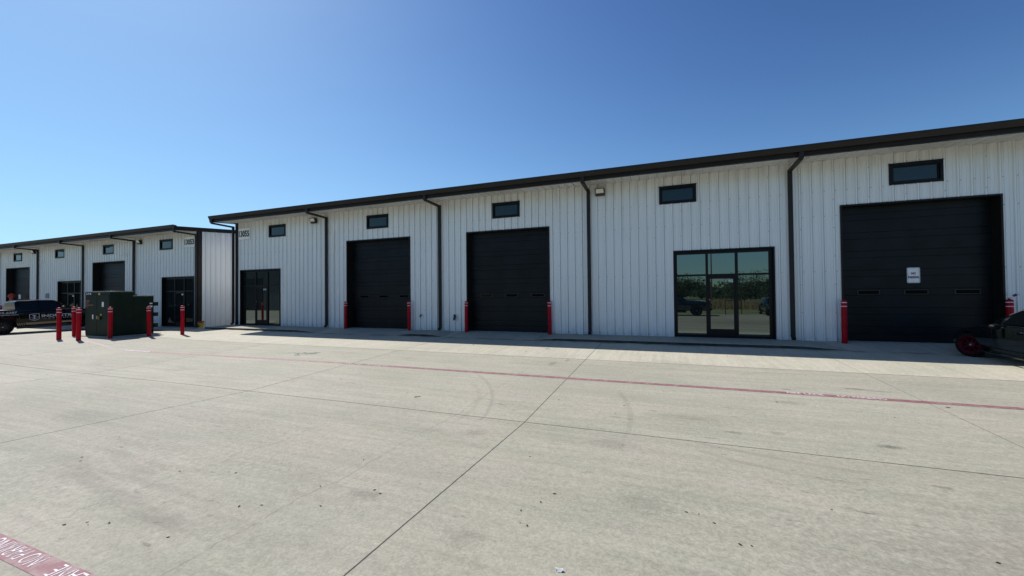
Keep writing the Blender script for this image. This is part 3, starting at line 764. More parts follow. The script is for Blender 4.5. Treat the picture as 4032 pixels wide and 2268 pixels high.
for p, x, y, z, lab, grp in spots:
    o = p if p not in used else copy_tree(p); used.add(p)
    top = 1.345 if p is pA and x > -30 else (1.24 if p is pB else 1.1)
    hh = 1.35 if p is pA else 1.38
    o.location = (x, y, top - hh if p is pA else min(gz(x, y) + .02, top - hh)); tag(o, lab, 'bollard', grp); o.rotation_euler = (R(random.uniform(-.5, .5)), R(random.uniform(-.6, .6)), random.random() * 6)
# strip of barrier tape on the bollard behind the car
m = MB(); pts = [(9.2, -.16, 1.335), (9.22, -.17, 1.37), (9.28, -.18, 1.44), (9.36, -.18, 1.49), (9.40, -.17, 1.50)]
vs = []
for i, p in enumerate(pts): vs += [(p[0] - .025, p[1], p[2] + .02), (p[0] + .025, p[1] + .005, p[2] - .025)]
m.add(vs, [(2 * i, 2 * i + 1, 2 * i + 3, 2 * i + 2) for i in range(len(pts) - 1)]); m.mi = [1, 0, 1, 0]
o = m.build('tape_strip', ['band', simple('maroon_tape', (.12, .02, .06), .5)]); sd = o.modifiers.new('s', 'SOLIDIFY'); sd.thickness = .003
tag(o, 'torn piece of red and white tape sticking up from a bollard top', 'tape')

# ------------------------------------------------------------------ transformer cabinet
tz = -.26
pad = MB(); pad.box(-25.34, -22.90, -5.83, -3.85, -.5, -.088); tag(pad.build('concrete_pad', 'walk', bevel=.01), kind='structure')
r = empty('transformer', (-24.087, -5.198, -.088), 0, 'dark green electrical transformer cabinet with a lower tank, ringed by red bollards', 'transformer')
def L(x, y): return x + 25.9, y + 4.4
r.scale = (.93, .93, .93)
X0, Y0 = L(-27.0, -4.92); X1, Y1 = L(-24.82, -4.05); X2, Y2 = L(-26.4, -3.18)
H1 = 1.97 - (tz + .045); H2 = 1.745 - (tz + .045)
m = MB(); m.box(X0, X1, Y0, Y1, .0, H1 - .05); m.build('cabinet', 'tgreen', r, bevel=.012)
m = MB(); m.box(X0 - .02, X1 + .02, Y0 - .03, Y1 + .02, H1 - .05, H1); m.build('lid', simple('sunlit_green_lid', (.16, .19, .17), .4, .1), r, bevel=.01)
for a, b in ((X0 + .03, X0 + 1.06), (X0 + 1.08, X1 - .05)):
    m = MB(); m.box(a, b, Y0 - .018, Y0 - .001, .12, H1 - .2); m.build('cabinet_door', 'tgreen', r, bevel=.006)
m = MB(); m.box(X0 + .01, X1 - .01, Y0 - .012, Y0 - .001, H1 - .19, H1 - .06)
m.build('header_panel', 'tgreen', r)
m = MB(); m.box(X2, X1 - .01, Y1 + .002, Y2, .0, H2 - .03); m.build('tank', 'tgreen', r, bevel=.012)
m = MB(); m.box(X2 - .01, X1 + .02, Y1 + .002, Y2 + .02, H2 - .03, H2); m.build('tank_lid', simple('sunlit_tank_lid', (.35, .37, .35), .4), r)  # both lids paler than the cabinet, sunlight painted into their colour
m = MB(); m.box(X2 + .2, X1 - .5, Y1 + .01, Y1 + .4, H2, H2 + .07); m.build('top_box', 'black', r)
for zz in (.32, .88, 1.42):
    m = MB()
    for k in range(5): m.box(X2 + .2 + k * .34, X2 + .26 + k * .34, Y2 + .002, Y2 + .17, zz, zz + .2)
    m.box(X1 - .25, X1 - .02, Y2 + .002, Y2 + .15, zz, zz + .2)
    m.build('cooling_fin', 'tgreen', r)
m = MB(); m.box(X1, X1 + .03, Y1 + .1, Y2 - .02, .92, .95); m.build('weld_rib', 'tgreen', r)
fy = Y0 - .0215
m = MB(); m.text('6 9 8', (X0 + .12, fy + .006, H1 - .17), (1, 0, 0), (0, 0, 1), .09, .42, bold=.03)
m.build('lettering', 'white', r, smooth=False)
X1s = X1 - .0085
for bx in ((X0 + 1.5, X0 + 1.66, fy, fy + .004, 1.42, 1.66), (X0 + .66, X0 + .76, fy, fy + .004, .82, 1.04), (X1s, X1s + .003, Y2 - .18, Y2 - .06, 1.52, 1.58), (X1s, X1s + .003, Y2 - .2, Y2 - .06, 1.36, 1.43)):
    m = MB(); m.box(*bx); m.build('decal', 'white', r, smooth=False)
m = MB()
for zz, hh, ww in ((1.66, .10, .36), (1.58, .05, .28), (1.48, .06, .75), (1.40, .045, .24)):
    n = int(ww / .045)
    for k in range(n): m.box(X0 + .06 + k * .045, X0 + .095 + k * .045, fy, fy + .003, zz, zz + hh * (.8 if k % 3 else 1))
m.build('stencil', 'orange', r, smooth=False)
for bx in ((X0 + 1.02, X0 + 1.16, fy, fy + .004, .84, .98), (X0 + 1.36, X0 + 1.48, fy, fy + .004, .98, 1.08), (X0 + 1.2, X0 + 1.34, fy - .002, fy + .01, H1 - .185, H1 - .09)):
    m = MB(); m.box(*bx); m.build('warning_sticker', 'yellow', r)
m = MB(); m.box(X0 + 1.2, X0 + 1.42, Y0 - .07, Y0 - .019, .80, .98); m.tube([(X0 + 1.22, Y0 - .05, .95), (X0 + 1.25, Y0 - .07, 1.05), (X0 + 1.31, Y0 - .05, 1.07)], .015, 8); m.build('lock_box', 'black', r, bevel=.01)

# ------------------------------------------------------------------ bucket by the corner
r = empty('bucket', (-26.18, -.12, -.262), 0, 'yellow plastic bucket with a red lid askew at the corner of the farther building', 'bucket')
m = MB(); m.lathe([(.115, 0), (.12, .01), (.145, .30), (.155, .31), (.155, .325), (.146, .33), (.15, .37), (.155, .375)], 24); m.build('pail', 'yellow', r)
m = MB(); m.lathe([(.165, 0), (.168, .03), (.15, .04), (.02, .045)], 24); o = m.build('lid', 'redplastic', r); o.location = (.01, 0, .375); o.rotation_euler = (.16, .12, 0)
m = MB(); m.box(-.07, .08, -.158, -.12, .1, .22); m.build('label_patch', 'brown', r, bevel=.01)

# ------------------------------------------------------------------ vehicles
def wheel(parent, x, y, rad, rimr, wd, side, rimmat, spokes=8, dish=.05, deep=False, steer=0.):
    """tyre with its rim; side=+1 faces +Y, -1 faces -Y. y is the outer face"""
    s = side
    m = MB(); m.lathe([(rimr, -.0), (rad * .86, .005), (rad * .97, -.012), (rad, -.035), (rad, -wd + .035), (rad * .97, -wd + .012), (rimr, -wd)], 40, cap=False)
    tread = []
    for k in range(48):
        a = 2 * math.pi * k / 48
    vs = [(p[0], p[2] * s, p[1]) for p in m.v]; t = MB(); t.add(vs, [f if s < 0 else f for f in m.f]); ty = t.build('wheel', 'rubber', parent, ang=40); hw_ = s * wd / 2
    ty.location = (x - math.sin(steer) * hw_, y - hw_ + math.cos(steer) * hw_, rad); ty.rotation_euler = (0, 0, steer)
    q = MB(); q.lathe([(rimr + .002, -.004), (rimr + .004, .006), (rimr - .010, .008), (rimr - .018, -.006)] + ([(rimr - .05, -.03), (rimr * .70, -dish + .008), (rimr * .67, -dish - .02)] if deep else []) + [((rimr - .04) if not deep else rimr * .67, -dish - .03), (rimr - .05 if not deep else rimr * .66, -dish - .09)], 40, cap=False)
    n = spokes; r1 = rimr * .68 if deep else rimr - .025; dz = -dish; ez = dz + .01 if deep else -.02
    q.lathe([(.075, dz - .06), (.075, dz + .01), (.055, dz + .022), (.04, dz + .024), (.03, dz + .018), (.002, dz + .018)], 24)
    for k in range(n):
        a = 2 * math.pi * k / n + .2
        ca, sa = math.cos(a), math.sin(a)
        def P(r_, off, z): return (r_ * ca - off * sa, r_ * sa + off * ca, z)
        w0, w1 = (.012, .010) if deep else (.022, .014)
        q.add([P(.06, -w0, dz + .012), P(.06, w0, dz + .012), P(r1, w1, ez), P(r1, -w1, ez), P(.06, -w0, dz - .03), P(.06, w0, dz - .03), P(r1, w1, ez - .04), P(r1, -w1, ez - .04)],
              [(0, 3, 2, 1), (0, 4, 7, 3), (1, 2, 6, 5), (4, 5, 6, 7), (2, 3, 7, 6)])
        for e in (-1, 1):   # Y fork at the rim end
            q.add([P(r1 * .72, 0, ez - .005), P(r1 * .72, e * w1, ez - .005), P(r1, e * .045, ez + .002), P(r1, e * .025, ez + .002)], [(0, 1, 2, 3), (3, 2, 1, 0)])
    q.lathe([(rimr - .05, -.10), (.01, -.10)], 32)
    vs = [(p[0], p[2] * s, p[1]) for p in q.v]; t = MB(); t.add(vs, q.f); rm = t.build('rim', rimmat, ty, ang=35)
    c = MB(); c.lathe([(.028, dz + .024), (.024, dz + .034), (.002, dz + .036)], 16)
    vs = [(p[0], p[2] * s, p[1]) for p in c.v]; t = MB(); t.add(vs, c.f); t.build('hub_cap', 'chrome', ty)
    return ty

def loft(sections, name, mat, parent, subsurf=2, cuts=(), bev=0.):
    """sections: (x, [(y,z)...]) half profiles from bottom centre to top centre; mirrored"""
    vs, fs = [], []
    n = len(sections[0][1]); full = 2 * n - 2
    for x, pr in sections:
        ring = [(x, y, z) for y, z in pr] + [(x, -y, z) for y, z in pr[-2:0:-1]]
        vs += ring
    for k in range(len(sections) - 1):
        for i in range(full):
            j = (i + 1) % full; fs.append((k * full + i, k * full + j, (k + 1) * full + j, (k + 1) * full + i))
    fs.append(tuple(range(full))[::-1]); fs.append(tuple((len(sections) - 1) * full + i for i in range(full)))
    m = MB(); m.add(vs, fs); o = m.build(name, mat, parent, ang=55)
    bm = bmesh.new(); bm.from_mesh(o.data); bmesh.ops.recalc_face_normals(bm, faces=bm.faces); bm.to_mesh(o.data); bm.free()
    if subsurf:
        s = o.modifiers.new('s', 'SUBSURF'); s.levels = subsurf; s.render_levels = subsurf
        apply_mods(o)
    cutters = []
    for (cx, cz, r_, y0, y1) in cuts:
        c = MB(); c.lathe([(r_, y0), (r_, y1)], 40, (cx, 0, cz), 'y'); co = c.build('cutter', mat)
        bm = bmesh.new(); bm.from_mesh(co.data); bmesh.ops.recalc_face_normals(bm, faces=bm.faces); bm.to_mesh(co.data); bm.free()
        b = o.modifiers.new('c', 'BOOLEAN'); b.operation = 'DIFFERENCE'; b.object = co; b.solver = 'EXACT'; cutters.append(co)
    if cuts:
        pm = o.parent; o.parent = None; apply_mods(o); o.parent = pm
        for co in cutters: bpy.data.objects.remove(co)
    o.data.shade_smooth(); o.data.set_sharp_from_angle(angle=R(40))
    return o

def car_body_sections(S, L):
    return [(L - f if False else -f, [(0, zb), (wb, zb), (wm, zm), (ws, zs), (wt, zt), (wt * .5, zt + (zc - zt) * .75), (0, zc)]) for f, wb, zb, wm, zm, ws, zs, wt, zt, zc in S]

def offset_quad(m, pts, eps, thick=.0):
    pts = [Vector(p) for p in pts]; nn = (pts[1] - pts[0]).cross(pts[2] - pts[0]).normalized()
    m.add([p + nn * eps for p in pts], [tuple(range(len(pts)))])

def compact_car(loc, rz, label, paint_='carblack', rim='rimred'):
    root = empty('car', loc, rz, label, 'car')
    S = [(-.17, .56, .22, .66, .38, .60, .50, .46, .56, .58), (-.08, .70, .16, .78, .40, .73, .56, .58, .63, .66), (0.25, .72, .16, .83, .42, .81, .64, .68, .72, .76),
         (0.62, .74, .16, .85, .45, .84, .70, .72, .79, .84), (1.0, .74, .16, .865, .46, .86, .76, .74, .86, .905), (1.55, .76, .16, .865, .46, .865, .80, .76, .905, .955), (1.95, .78, .16, .865, .46, .865, .83, .79, .90, .93),
         (2.4, .78, .16, .87, .46, .87, .845, .81, .91, .93), (3.2, .78, .16, .87, .46, .87, .87, .81, .93, .95), (3.8, .74, .2, .85, .48, .84, .89, .76, .95, .98), (4.15, .68, .28, .78, .5, .77, .84, .66, .93, .95), (4.28, .58, .34, .68, .5, .66, .78, .5, .85, .87)]
    xf, xr, tr = -.80, -3.40, .310
    loft(car_body_sections(S, 4.28), 'body', paint_, root, 2, [(xf, .30, .365, .55, 1.2), (xf, .30, .365, -1.2, -.55), (xr, .30, .365, .55, 1.2), (xr, .30, .365, -1.2, -.55)])
    # greenhouse: x, half width at belt, belt z, half width at roof, roof z
    G = [(-1.25, .66, .88, .64, .90), (-1.50, .76, .90, .67, 1.00), (-2.20, .80, .905, .58, 1.325), (-2.75, .80, .91, .58, 1.38), (-3.3, .79, .92, .56, 1.34), (-3.95, .72, .93, .50, 1.10), (-4.12, .68, .93, .52, .99)]
    sec = [(x, [(0, z0 - .08), (a, z0 - .06), (a, z0), (b + (a - b) * .25, z0 + (z1 - z0) * .75), (b, z1), (b * .5, z1 + .025), (0, z1 + .035)]) for x, a, z0, b, z1 in G]
    gh = loft(sec, 'cabin', paint_, root, 1)
    for s in (1, -1):
        m = MB()
        def Pt(x, t):   # on the side of the greenhouse
            for g0, g1 in zip(G[:-1], G[1:]):
                if g1[0] <= x <= g0[0]:
                    k = (g0[0] - x) / (g0[0] - g1[0]); a, z0, b, z1 = [g0[i] + (g1[i] - g0[i]) * k for i in (1, 2, 3, 4)]
                    if t < .75: y = a + (b + (a - b) * .25 - a) * t / .75
                    else: y = (b + (a - b) * .25) + (b - (b + (a - b) * .25)) * (t - .75) / .25
                    return (x, s * (y + .012), z0 + (z1 - z0) * t + .005)
        for xs_ in ([-1.88, -2.05, -2.25, -2.5, -2.68], [-2.76, -3.0, -3.3, -3.6, -3.8]):
            lo = [Pt(x, .06) for x in xs_]; hi = [Pt(x, .80) for x in xs_]
            if xs_[0] == -1.88: hi[0] = Pt(-1.88, .12)
            vs = lo + hi; n = len(xs_); m.add(vs, [((i, i + 1, n + i + 1, n + i) if s < 0 else (i, n + i, n + i + 1, i + 1)) for i in range(n - 1)])
        m.build('side_window', 'carglass', root)
        m = MB(); m.tube([Pt(x, -.02) for x in (-1.88, -2.1, -2.4, -2.8, -3.3, -3.85)], .010, 6); m.build('belt_moulding', 'chrome', root)
        m = MB(); m.tube([Pt(x, .84) for x in (-1.9, -2.05, -2.2, -2.5, -2.8, -3.2, -3.7)], .007, 6); m.build('roof_moulding', 'steel', root)
        # mirror
        m = MB(); mx, my, mz = -2.0, s * .97, .87
        m.lathe([(.01, -.075), (.05, -.065), (.075, -.02), (.085, .0), (.085, .02), (.07, .03)], 16, (mx, my, mz), 'x'); m.bar((mx - .01, s * .80, .89), (mx, s * .93, .87), .05, .03)
        m.v = [(x, y if abs(y) < .9 else my + (y - my) * 1.25, mz + (z - mz) * .85 if abs(y) > .9 else z) for x, y, z in m.v]
        m.build('wing_mirror', simple('mirror_shell', (.003, .003, .003), .5, 0, .1, 3, 0, .15), root)
        m = MB(); m.add([(-.16, s * .70, .60), (-.10, s * .62, .52), (-.34, s * .795, .56), (-.52, s * .815, .69), (-.42, s * .77, .715), (-.25, s * .72, .68)], [(0, 1, 2, 3, 4, 5) if s < 0 else (5, 4, 3, 2, 1, 0)])
        m.build('headlight', 'chrome' if False else simple('headlight_lens', (.12, .12, .12), .08, .3), root)
        m = MB(); m.add([(-1.24, s * .872, .66), (-1.32, s * .872, .66), (-1.32, s * .872, .685), (-1.24, s * .872, .685)], [(0, 1, 2, 3) if s < 0 else (3, 2, 1, 0)]); m.build('side_marker', 'chrome', root)
        m = MB(); m.bar((-2.45, s * .885, .78), (-2.62, s * .885, .785), .03, .022); m.build('door_handle', 'chrome', root)
        m = MB(); m.bar((-1.25, s * .845, .205), (-3.0, s * .845, .205), .05, .05); m.build('side_skirt', paint_, root, bevel=.015)
        m = MB()
        for xx in (-1.70, -2.82): m.bar((xx, s * .871, .24), (xx, s * .872, .83), .006, .006)
        m.build('door_seam', 'black', root)
        m = MB(); m.box(-4.27, -4.20, s * .40, s * .62, .68, .80); m.build('tail_light', 'redplastic', root, bevel=.01)
        for xx in (xf, xr): wheel(root, xx, s * .872, tr, .235, .2, s, rim, 8, .075, True, R(30) if xx == xf else 0)
    # windscreen and rear window
    def top(x, v):   # on the roof surface of the greenhouse, v across from -1 to 1
        for g0, g1 in zip(G[:-1], G[1:]):
            if g1[0] <= x <= g0[0]:
                k = (g0[0] - x) / (g0[0] - g1[0]); b, z1 = [g0[i] + (g1[i] - g0[i]) * k for i in (3, 4)]
                return (x, v * b * .88, z1 + .035 - .022 * v * v + .006)
    for nm, xa in (('windscreen', (-1.36, -1.5, -1.7, -1.98, -2.13)), ('rear_window', (-3.40, -3.6, -3.8, -3.95, -4.05))):
        m = MB(); m.add([top(x, v / 3) for x in xa for v in range(-3, 4)], [(7 * i + j, 7 * i + 7 + j, 7 * i + 8 + j, 7 * i + 1 + j) for i in range(4) for j in range(6)])
        m.build(nm, 'carglass', root)
    m = MB(); m.box(-.035, .0, -.34, .34, .30, .42); m.build('grille', 'black', root, bevel=.01)
    m = MB(); m.box(-.04, -.012, -.15, .15, .44, .52); m.build('number_plate', 'steel', root)
    return root
car = compact_car((8.33, -.98, gz(7.6, -1.9) + .003), R(88.5), 'black compact car with dark red wheels parked nose in at the right edge', 'cargreen')

def pickup(loc, rz, label, paint_, rim, wraps=False, ry=0., scale=1.):
    root = empty('pickup_truck', loc, rz, label, 'pickup truck', ry=ry); root.scale = (scale,) * 3
    # x measured from rear axle, forward +; side is flat between z .55 and 1.15 so the lettering lies on it
    hw = .97
    def sec(x, w=1., zb=.42, zs=1.22, zt=1.30, zc=1.33, tw=.93):
        return (x, [(0, zb), (hw * w * .92, zb), (hw * w, zb + .12), (hw * w, zs - .08), (hw * w * .985, zs), (hw * w * tw, zt), (0, zc)])
    xr_, xf_, tr = 0., 3.68, .43
    S = [sec(4.62, .86, .5, .98, 1.06, 1.10), sec(4.55, .93, .45, 1.08, 1.17, 1.2), sec(4.2, .985, .42, 1.13, 1.22, 1.27), sec(3.4, 1., .42, 1.18, 1.27, 1.33), sec(2.75, 1., .42, 1.2, 1.29, 1.34), sec(2.6, 1., .42, 1.21, 1.27, 1.29),
         sec(.50, 1., .42, 1.22, 1.27, 1.29)]
    cuts = [(xf_, .43, .52, .5, 1.3), (xf_, .43, .52, -1.3, -.5)]
    loft(S[::-1], 'body', paint_, root, 0, cuts).modifiers.new('b', 'BEVEL').width = .03
    S2 = [sec(.47, 1., .45, 1.26, 1.345, 1.345, .94), sec(-1.1, 1., .48, 1.26, 1.345, 1.345, .94), sec(-1.25, .99, .5, 1.25, 1.335, 1.335, .94)]
    loft(S2[::-1], 'cargo_bed', paint_, root, 0, [(xr_, .43, .52, .5, 1.3), (xr_, .43, .52, -1.3, -.5)])
    m = MB(); m.box(-1.18, .44, -.80, .80, 1.346, 1.36); m.build('bed_cover', 'black', root)
    for s in (1, -1):
        m = MB(); m.box(-1.24, .46, s * .83, s * .945, 1.34, 1.372); m.build('bed_rail', simple('rail_cap', (.12, .12, .13), .35), root, bevel=.008)
    G = [(.50, .86, 1.27, .74, 1.80), (.62, .88, 1.27, .72, 1.875), (1.4, .90, 1.27, .73, 1.91), (2.05, .90, 1.27, .70, 1.87), (2.95, .86, 1.27, .80, 1.33)]
    secs = [(x, [(0, z0 - .1), (a, z0 - .05), (a, z0), (b + (a - b) * .2, z0 + (z1 - z0) * .85), (b - .03, z1), (b * .5, z1 + .02), (0, z1 + .03)]) for x, a, z0, b, z1 in G]
    loft(secs, 'cab', paint_, root, 0).modifiers.new('b', 'BEVEL').width = .03
    for s in (1, -1):
        m = MB()
        def P(x, z):
            for g0, g1 in zip(G[:-1], G[1:]):
                if g0[0] <= x <= g1[0]:
                    k = (x - g0[0]) / (g1[0] - g0[0]); a, z0, b, z1 = [g0[i] + (g1[i] - g0[i]) * k for i in (1, 2, 3, 4)]
                    zz = z0 + (z1 - z0) * z; y = a + ((b + (a - b) * .2) - a) * min(1, z / .85); return (x, s * (y + .008), zz)
        for q in ([P(.60, .1), P(1.36, .08), P(1.36, .84), P(.72, .84)], [P(1.44, .08), P(2.50, .08), P(2.50, .2), P(2.02, .84), P(1.44, .84)]):
            m.add(q, [tuple(range(len(q))) if s < 0 else tuple(range(len(q)))[::-1]])
        m.build('side_window', 'carglass', root)
        m = MB(); m.box(2.28, 2.42, s * .93, s * 1.16, 1.30, 1.50); m.build('wing_mirror', 'black', root, bevel=.04)
        m = MB()
        for xx in (.62, 1.40, 2.50): m.bar((xx, s * .972, .6), (xx, s * .972, 1.2), .007, .006)
        m.build('door_seam', 'black', root)
        for xx in (.80, 1.62):
            m = MB(); m.bar((xx, s * .985, 1.12), (xx - .14, s * .985, 1.12), .03, .03); m.build('door_handle', 'black', root)
        m = MB(); m.box(.52, 2.9, s * .86, s * .985, .28, .41); m.build('running_board', 'black', root, bevel=.01)
        m = MB(); m.box(4.40, 4.60, s * .62, s * .90, .90, 1.06); m.build('headlight', simple('truck_headlight', (.3, .3, .3), .1, .3), root, bevel=.02)
        m = MB(); m.box(-1.262, -1.15, s * .86, s * .965, .85, 1.2); m.build('tail_light', 'redplastic', root, bevel=.01)
        for xx in (xr_, xf_): wheel(root, xx, s * .965, tr, .26, .27, s, rim, 8, .03)
    m = MB(); m.add([(2.88, -.74, 1.375), (2.88, .74, 1.375), (2.10, .62, 1.86), (2.10, -.62, 1.86)], [(0, 1, 2, 3)]); o = m.build('windscreen', 'carglass', root); o.location = (.012, 0, .006)
    m = MB(); m.add([(.51, .66, 1.35), (.51, -.66, 1.35), (.60, -.62, 1.76), (.60, .62, 1.76)], [(0, 1, 2, 3)]); o = m.build('rear_window', simple('rear_glass', (.01, .013, .016), .35, 0, .05, 1, 0, .1), root); o.location.x = -.012
    m = MB(); m.box(4.60, 4.645, -.62, .62, .72, 1.02); m.build('grille', 'black', root, bevel=.01)
    m = MB(); m.box(4.50, 4.76, -.92, .92, .45, .66); m.build('front_bumper', 'black', root, bevel=.03)
    m = MB(); m.box(-1.40, -1.26, -.9, .9, .52, .68); m.build('rear_bumper', 'black', root, bevel=.02)
    if wraps:
        y = -hw - .004
        m = MB(); m.text('INDUSTRIAL', (3.19, -y, .87), (-1, 0, 0), (0, 0, 1), .165, 1.72, bold=.04); m.build('lettering', 'letter', root, smooth=False)
        m = MB()
        m.text('53-6287', (-.13, y, 1.165), (1, 0, 0), (0, 0, 1), .115, .67, bold=.03)
        m.text('graphix.com', (-.2, y, 1.045), (1, 0, 0), (0, 0, 1), .095, .78, bold=.02)
        # shield with a slab I
        x0, x1, z0, z1 = 1.00, 1.375, .70, 1.10; xm = (x0 + x1) / 2; t = .026
        for a, b in (((x0, z1 - .02), (x1, z1)), ((x1, z1), (x1, z0 + .09)), ((x1, z0 + .09), (xm, z0)), ((xm, z0), (x0, z0 + .09)), ((x0, z0 + .09), (x0, z1 - .02))):
            m.bar((a[0], y, a[1]), (b[0], y, b[1]), .004, t, upv=V(0, 1, 0).cross(V(b[0] - a[0], 0, b[1] - a[1])).normalized())
        m.box(xm - .03, xm + .03, y - .002, y + .002, .81, .99); m.box(xm - .075, xm + .075, y - .002, y + .002, .99, 1.025); m.box(xm - .075, xm + .075, y - .002, y + .002, .775, .81)
        m.box(x0 + .04, xm - .055, y - .002, y + .002, .895, .912); m.box(xm + .055, x1 - .04, y - .002, y + .002, .895, .912)
        m.text('INDUSTRIAL', (1.47, y, .87), (1, 0, 0), (0, 0, 1), .165, 1.72, bold=.04)
        m.text('G R A P H I X', (1.74, y, .77), (1, 0, 0), (0, 0, 1), .06, 1.02, bold=.02); m.box(1.55, 1.69, y - .002, y + .002, .795, .807)
        m.build('lettering', 'letter', root, smooth=False)
        m = MB(); m.add([(.86, y, .47), (3.02, y, .50), (3.02, y, .60), (.83, y, .60)], [(0, 1, 2, 3)])
        for k in range(4): xk = .51 + k * .08; m.add([(xk + .03, y, .46), (xk + .075, y, .46), (xk + .045, y, .59), (xk, y, .59)], [(0, 1, 2, 3)])
        m.build('stripe', 'stripe', root, smooth=False)
    return root
pickup((-34.05, -5.64, -.292), R(87), 'black pickup truck with white lettering and a tan stripe at the left edge', 'carblack', 'rimdark', True, R(-1.4), .955)
# vehicles parked behind the photographer, seen only in the shop glass
pickup((-1.05, -18.55, gz(1, -18.4)), 0, 'dark blue pickup truck mirrored in the left pane of the 1105 shop front', 'carblue', 'rimdark', False, 0, .93)
compact_car((8.2, -18.3, gz(8, -18.4)), R(90), 'dark car mirrored in the right pane of the 1105 shop front', 'cargreen', 'rimdark')

# ------------------------------------------------------------------ scattered small things on the concrete
LEAF = [(-6.58, -13.17), (-6.44, -13.24), (-4.72, -14.02), (-4.59, -13.93), (-4.53, -13.95), (-4.4, -13.87), (-3.7, -13.82), (-5.03, -13.0), (-4.4, -12.81), (-4.17, -12.44), (-7.09, -8.54), (-3.48, -13.2), (-3.65, -13.29),
    (-2.96, -13.02), (-2.61, -12.63), (-2.71, -12.59), (-2.37, -12.31), (-3.35, -12.02), (-7.09, -12.59), (-18.73, -8.56), (-4.51, -9.27), (-4.89, -9.99), (-3.28, -12.72), (-1.54, -11.22), (-1.02, -12.03), (-1.1, -12.23), (-1.22, -12.44),
    (-1.09, -12.65), (-1.16, -12.63), (-1.51, -9.92), (-1.84, -8.63), (-.67, -8.63), (-.77, -9.1), (1.82, -7.66), (1.64, -3.24), (.16, -11.94), (.26, -11.94), (.37, -12.05), (.52, -12.31), (.6, -12.3), (-.53, -10.42), (.64, -10.06),
    (1.74, -9.85), (3.27, -8.03), (1.38, -11.43), (-9.6, -5.9), (-4.1, -3.9), (-6.4, -4.1), (-2.9, -3.6), (2.9, -5.3), (4.3, -7.2), (5.4, -8.4), (.9, -6.1), (-.4, -5.2), (3.0, -10.9), (2.2, -11.9)]
def leaf_mesh(i):
    m = MB(); n = 9; vs = []; rn = random.Random(i); l = .03 + .012 * rn.random(); w = .014 + .008 * rn.random()
    for k in range(n):
        a = 2 * math.pi * k / n; q = 1 + .25 * (rn.random() - .5); vs.append((l * math.cos(a) * q, w * math.sin(a) * q, .002 + .010 * rn.random()))
    m.add(vs + [(0, 0, .004)], [(k, (k + 1) % n, n) for k in range(n)]); m.add([(v[0], v[1], v[2] - .004) for v in vs] + [(0, 0, .001)], [((k + 1) % n, k, n) for k in range(n)])
    m.tube([(l * .9, 0, .01), (l * 1.5, .004, .014)], .0015, 4)
    return m.mesh('dry_leaf', 'leaf')
LM = [leaf_mesh(i) for i in range(6)]
for i, (x, y) in enumerate(LEAF):
    o = bpy.data.objects.new('dry_leaf', LM[i % 6]); SC.collection.objects.link(o); o.location = (x, y, gz(x, y) + .002); o.rotation_euler = (0, 0, random.random() * 6.3)
    sc_ = .2 + .22 * random.random(); sc_ *= 1.0 if y < -9 else 1.7; o.scale = (sc_,) * 3
    tag(o, 'small dark dry leaf lying on the open concrete lot', 'leaf', 'dry leaves scattered on the concrete')
m = MB(); n = 7; m.add([(.03 * math.cos(a) * (1 + .4 * math.sin(3 * a)), .018 * math.sin(a), .008 + .01 * math.sin(2 * a + 1)) for a in [2 * math.pi * k / n for k in range(n)]] + [(0, 0, .018)], [(k, (k + 1) % n, n) for k in range(n)])
o = m.build('paper_scrap', 'white'); o.location = (-.703, -13.10, gz(-.7, -13.1) + .002); tag(o, 'scrap of white paper lying on the concrete at the bottom edge', 'paper')
m = MB(); rn = random.Random(5)
for s_ in range(5):
    pts = []; x, y, a = -11.5 + rn.random() * .7, -6.2 + rn.random() * .15, rn.random() * .6 - .3
    for k in range(9):
        pts.append((x, y, gz(x, y) + .01 + .03 * rn.random())); a += (rn.random() - .5) * 1.6; x += .09 * math.cos(a); y += .05 * math.sin(a)
    m.tube(pts, .006, 5)
tag(m.build('plastic_strap', 'strap'), 'tangled pale green plastic strap lying on the concrete beside the red line', 'strap')
for x, y, l, a, lab in ((-3.55, -3.35, .16, .1, 'short twig just beyond the shadow edge, before the second roller door'), (-6.3, -3.2, .05, .9, 'tiny twig chip at the shadow edge left of the longer twig'), (-4.5, -9.25, .12, .9, 'crooked twig on the open concrete left of the black joint')):
    m = MB(); m.tube([(-l / 2, 0, .01), (0, .01, .014), (l / 2, -.005, .01)], .005, 5); o = m.build('twig', 'bark'); o.location = (x, y, gz(x, y)); o.rotation_euler = (0, 0, a); tag(o, lab, 'twig')

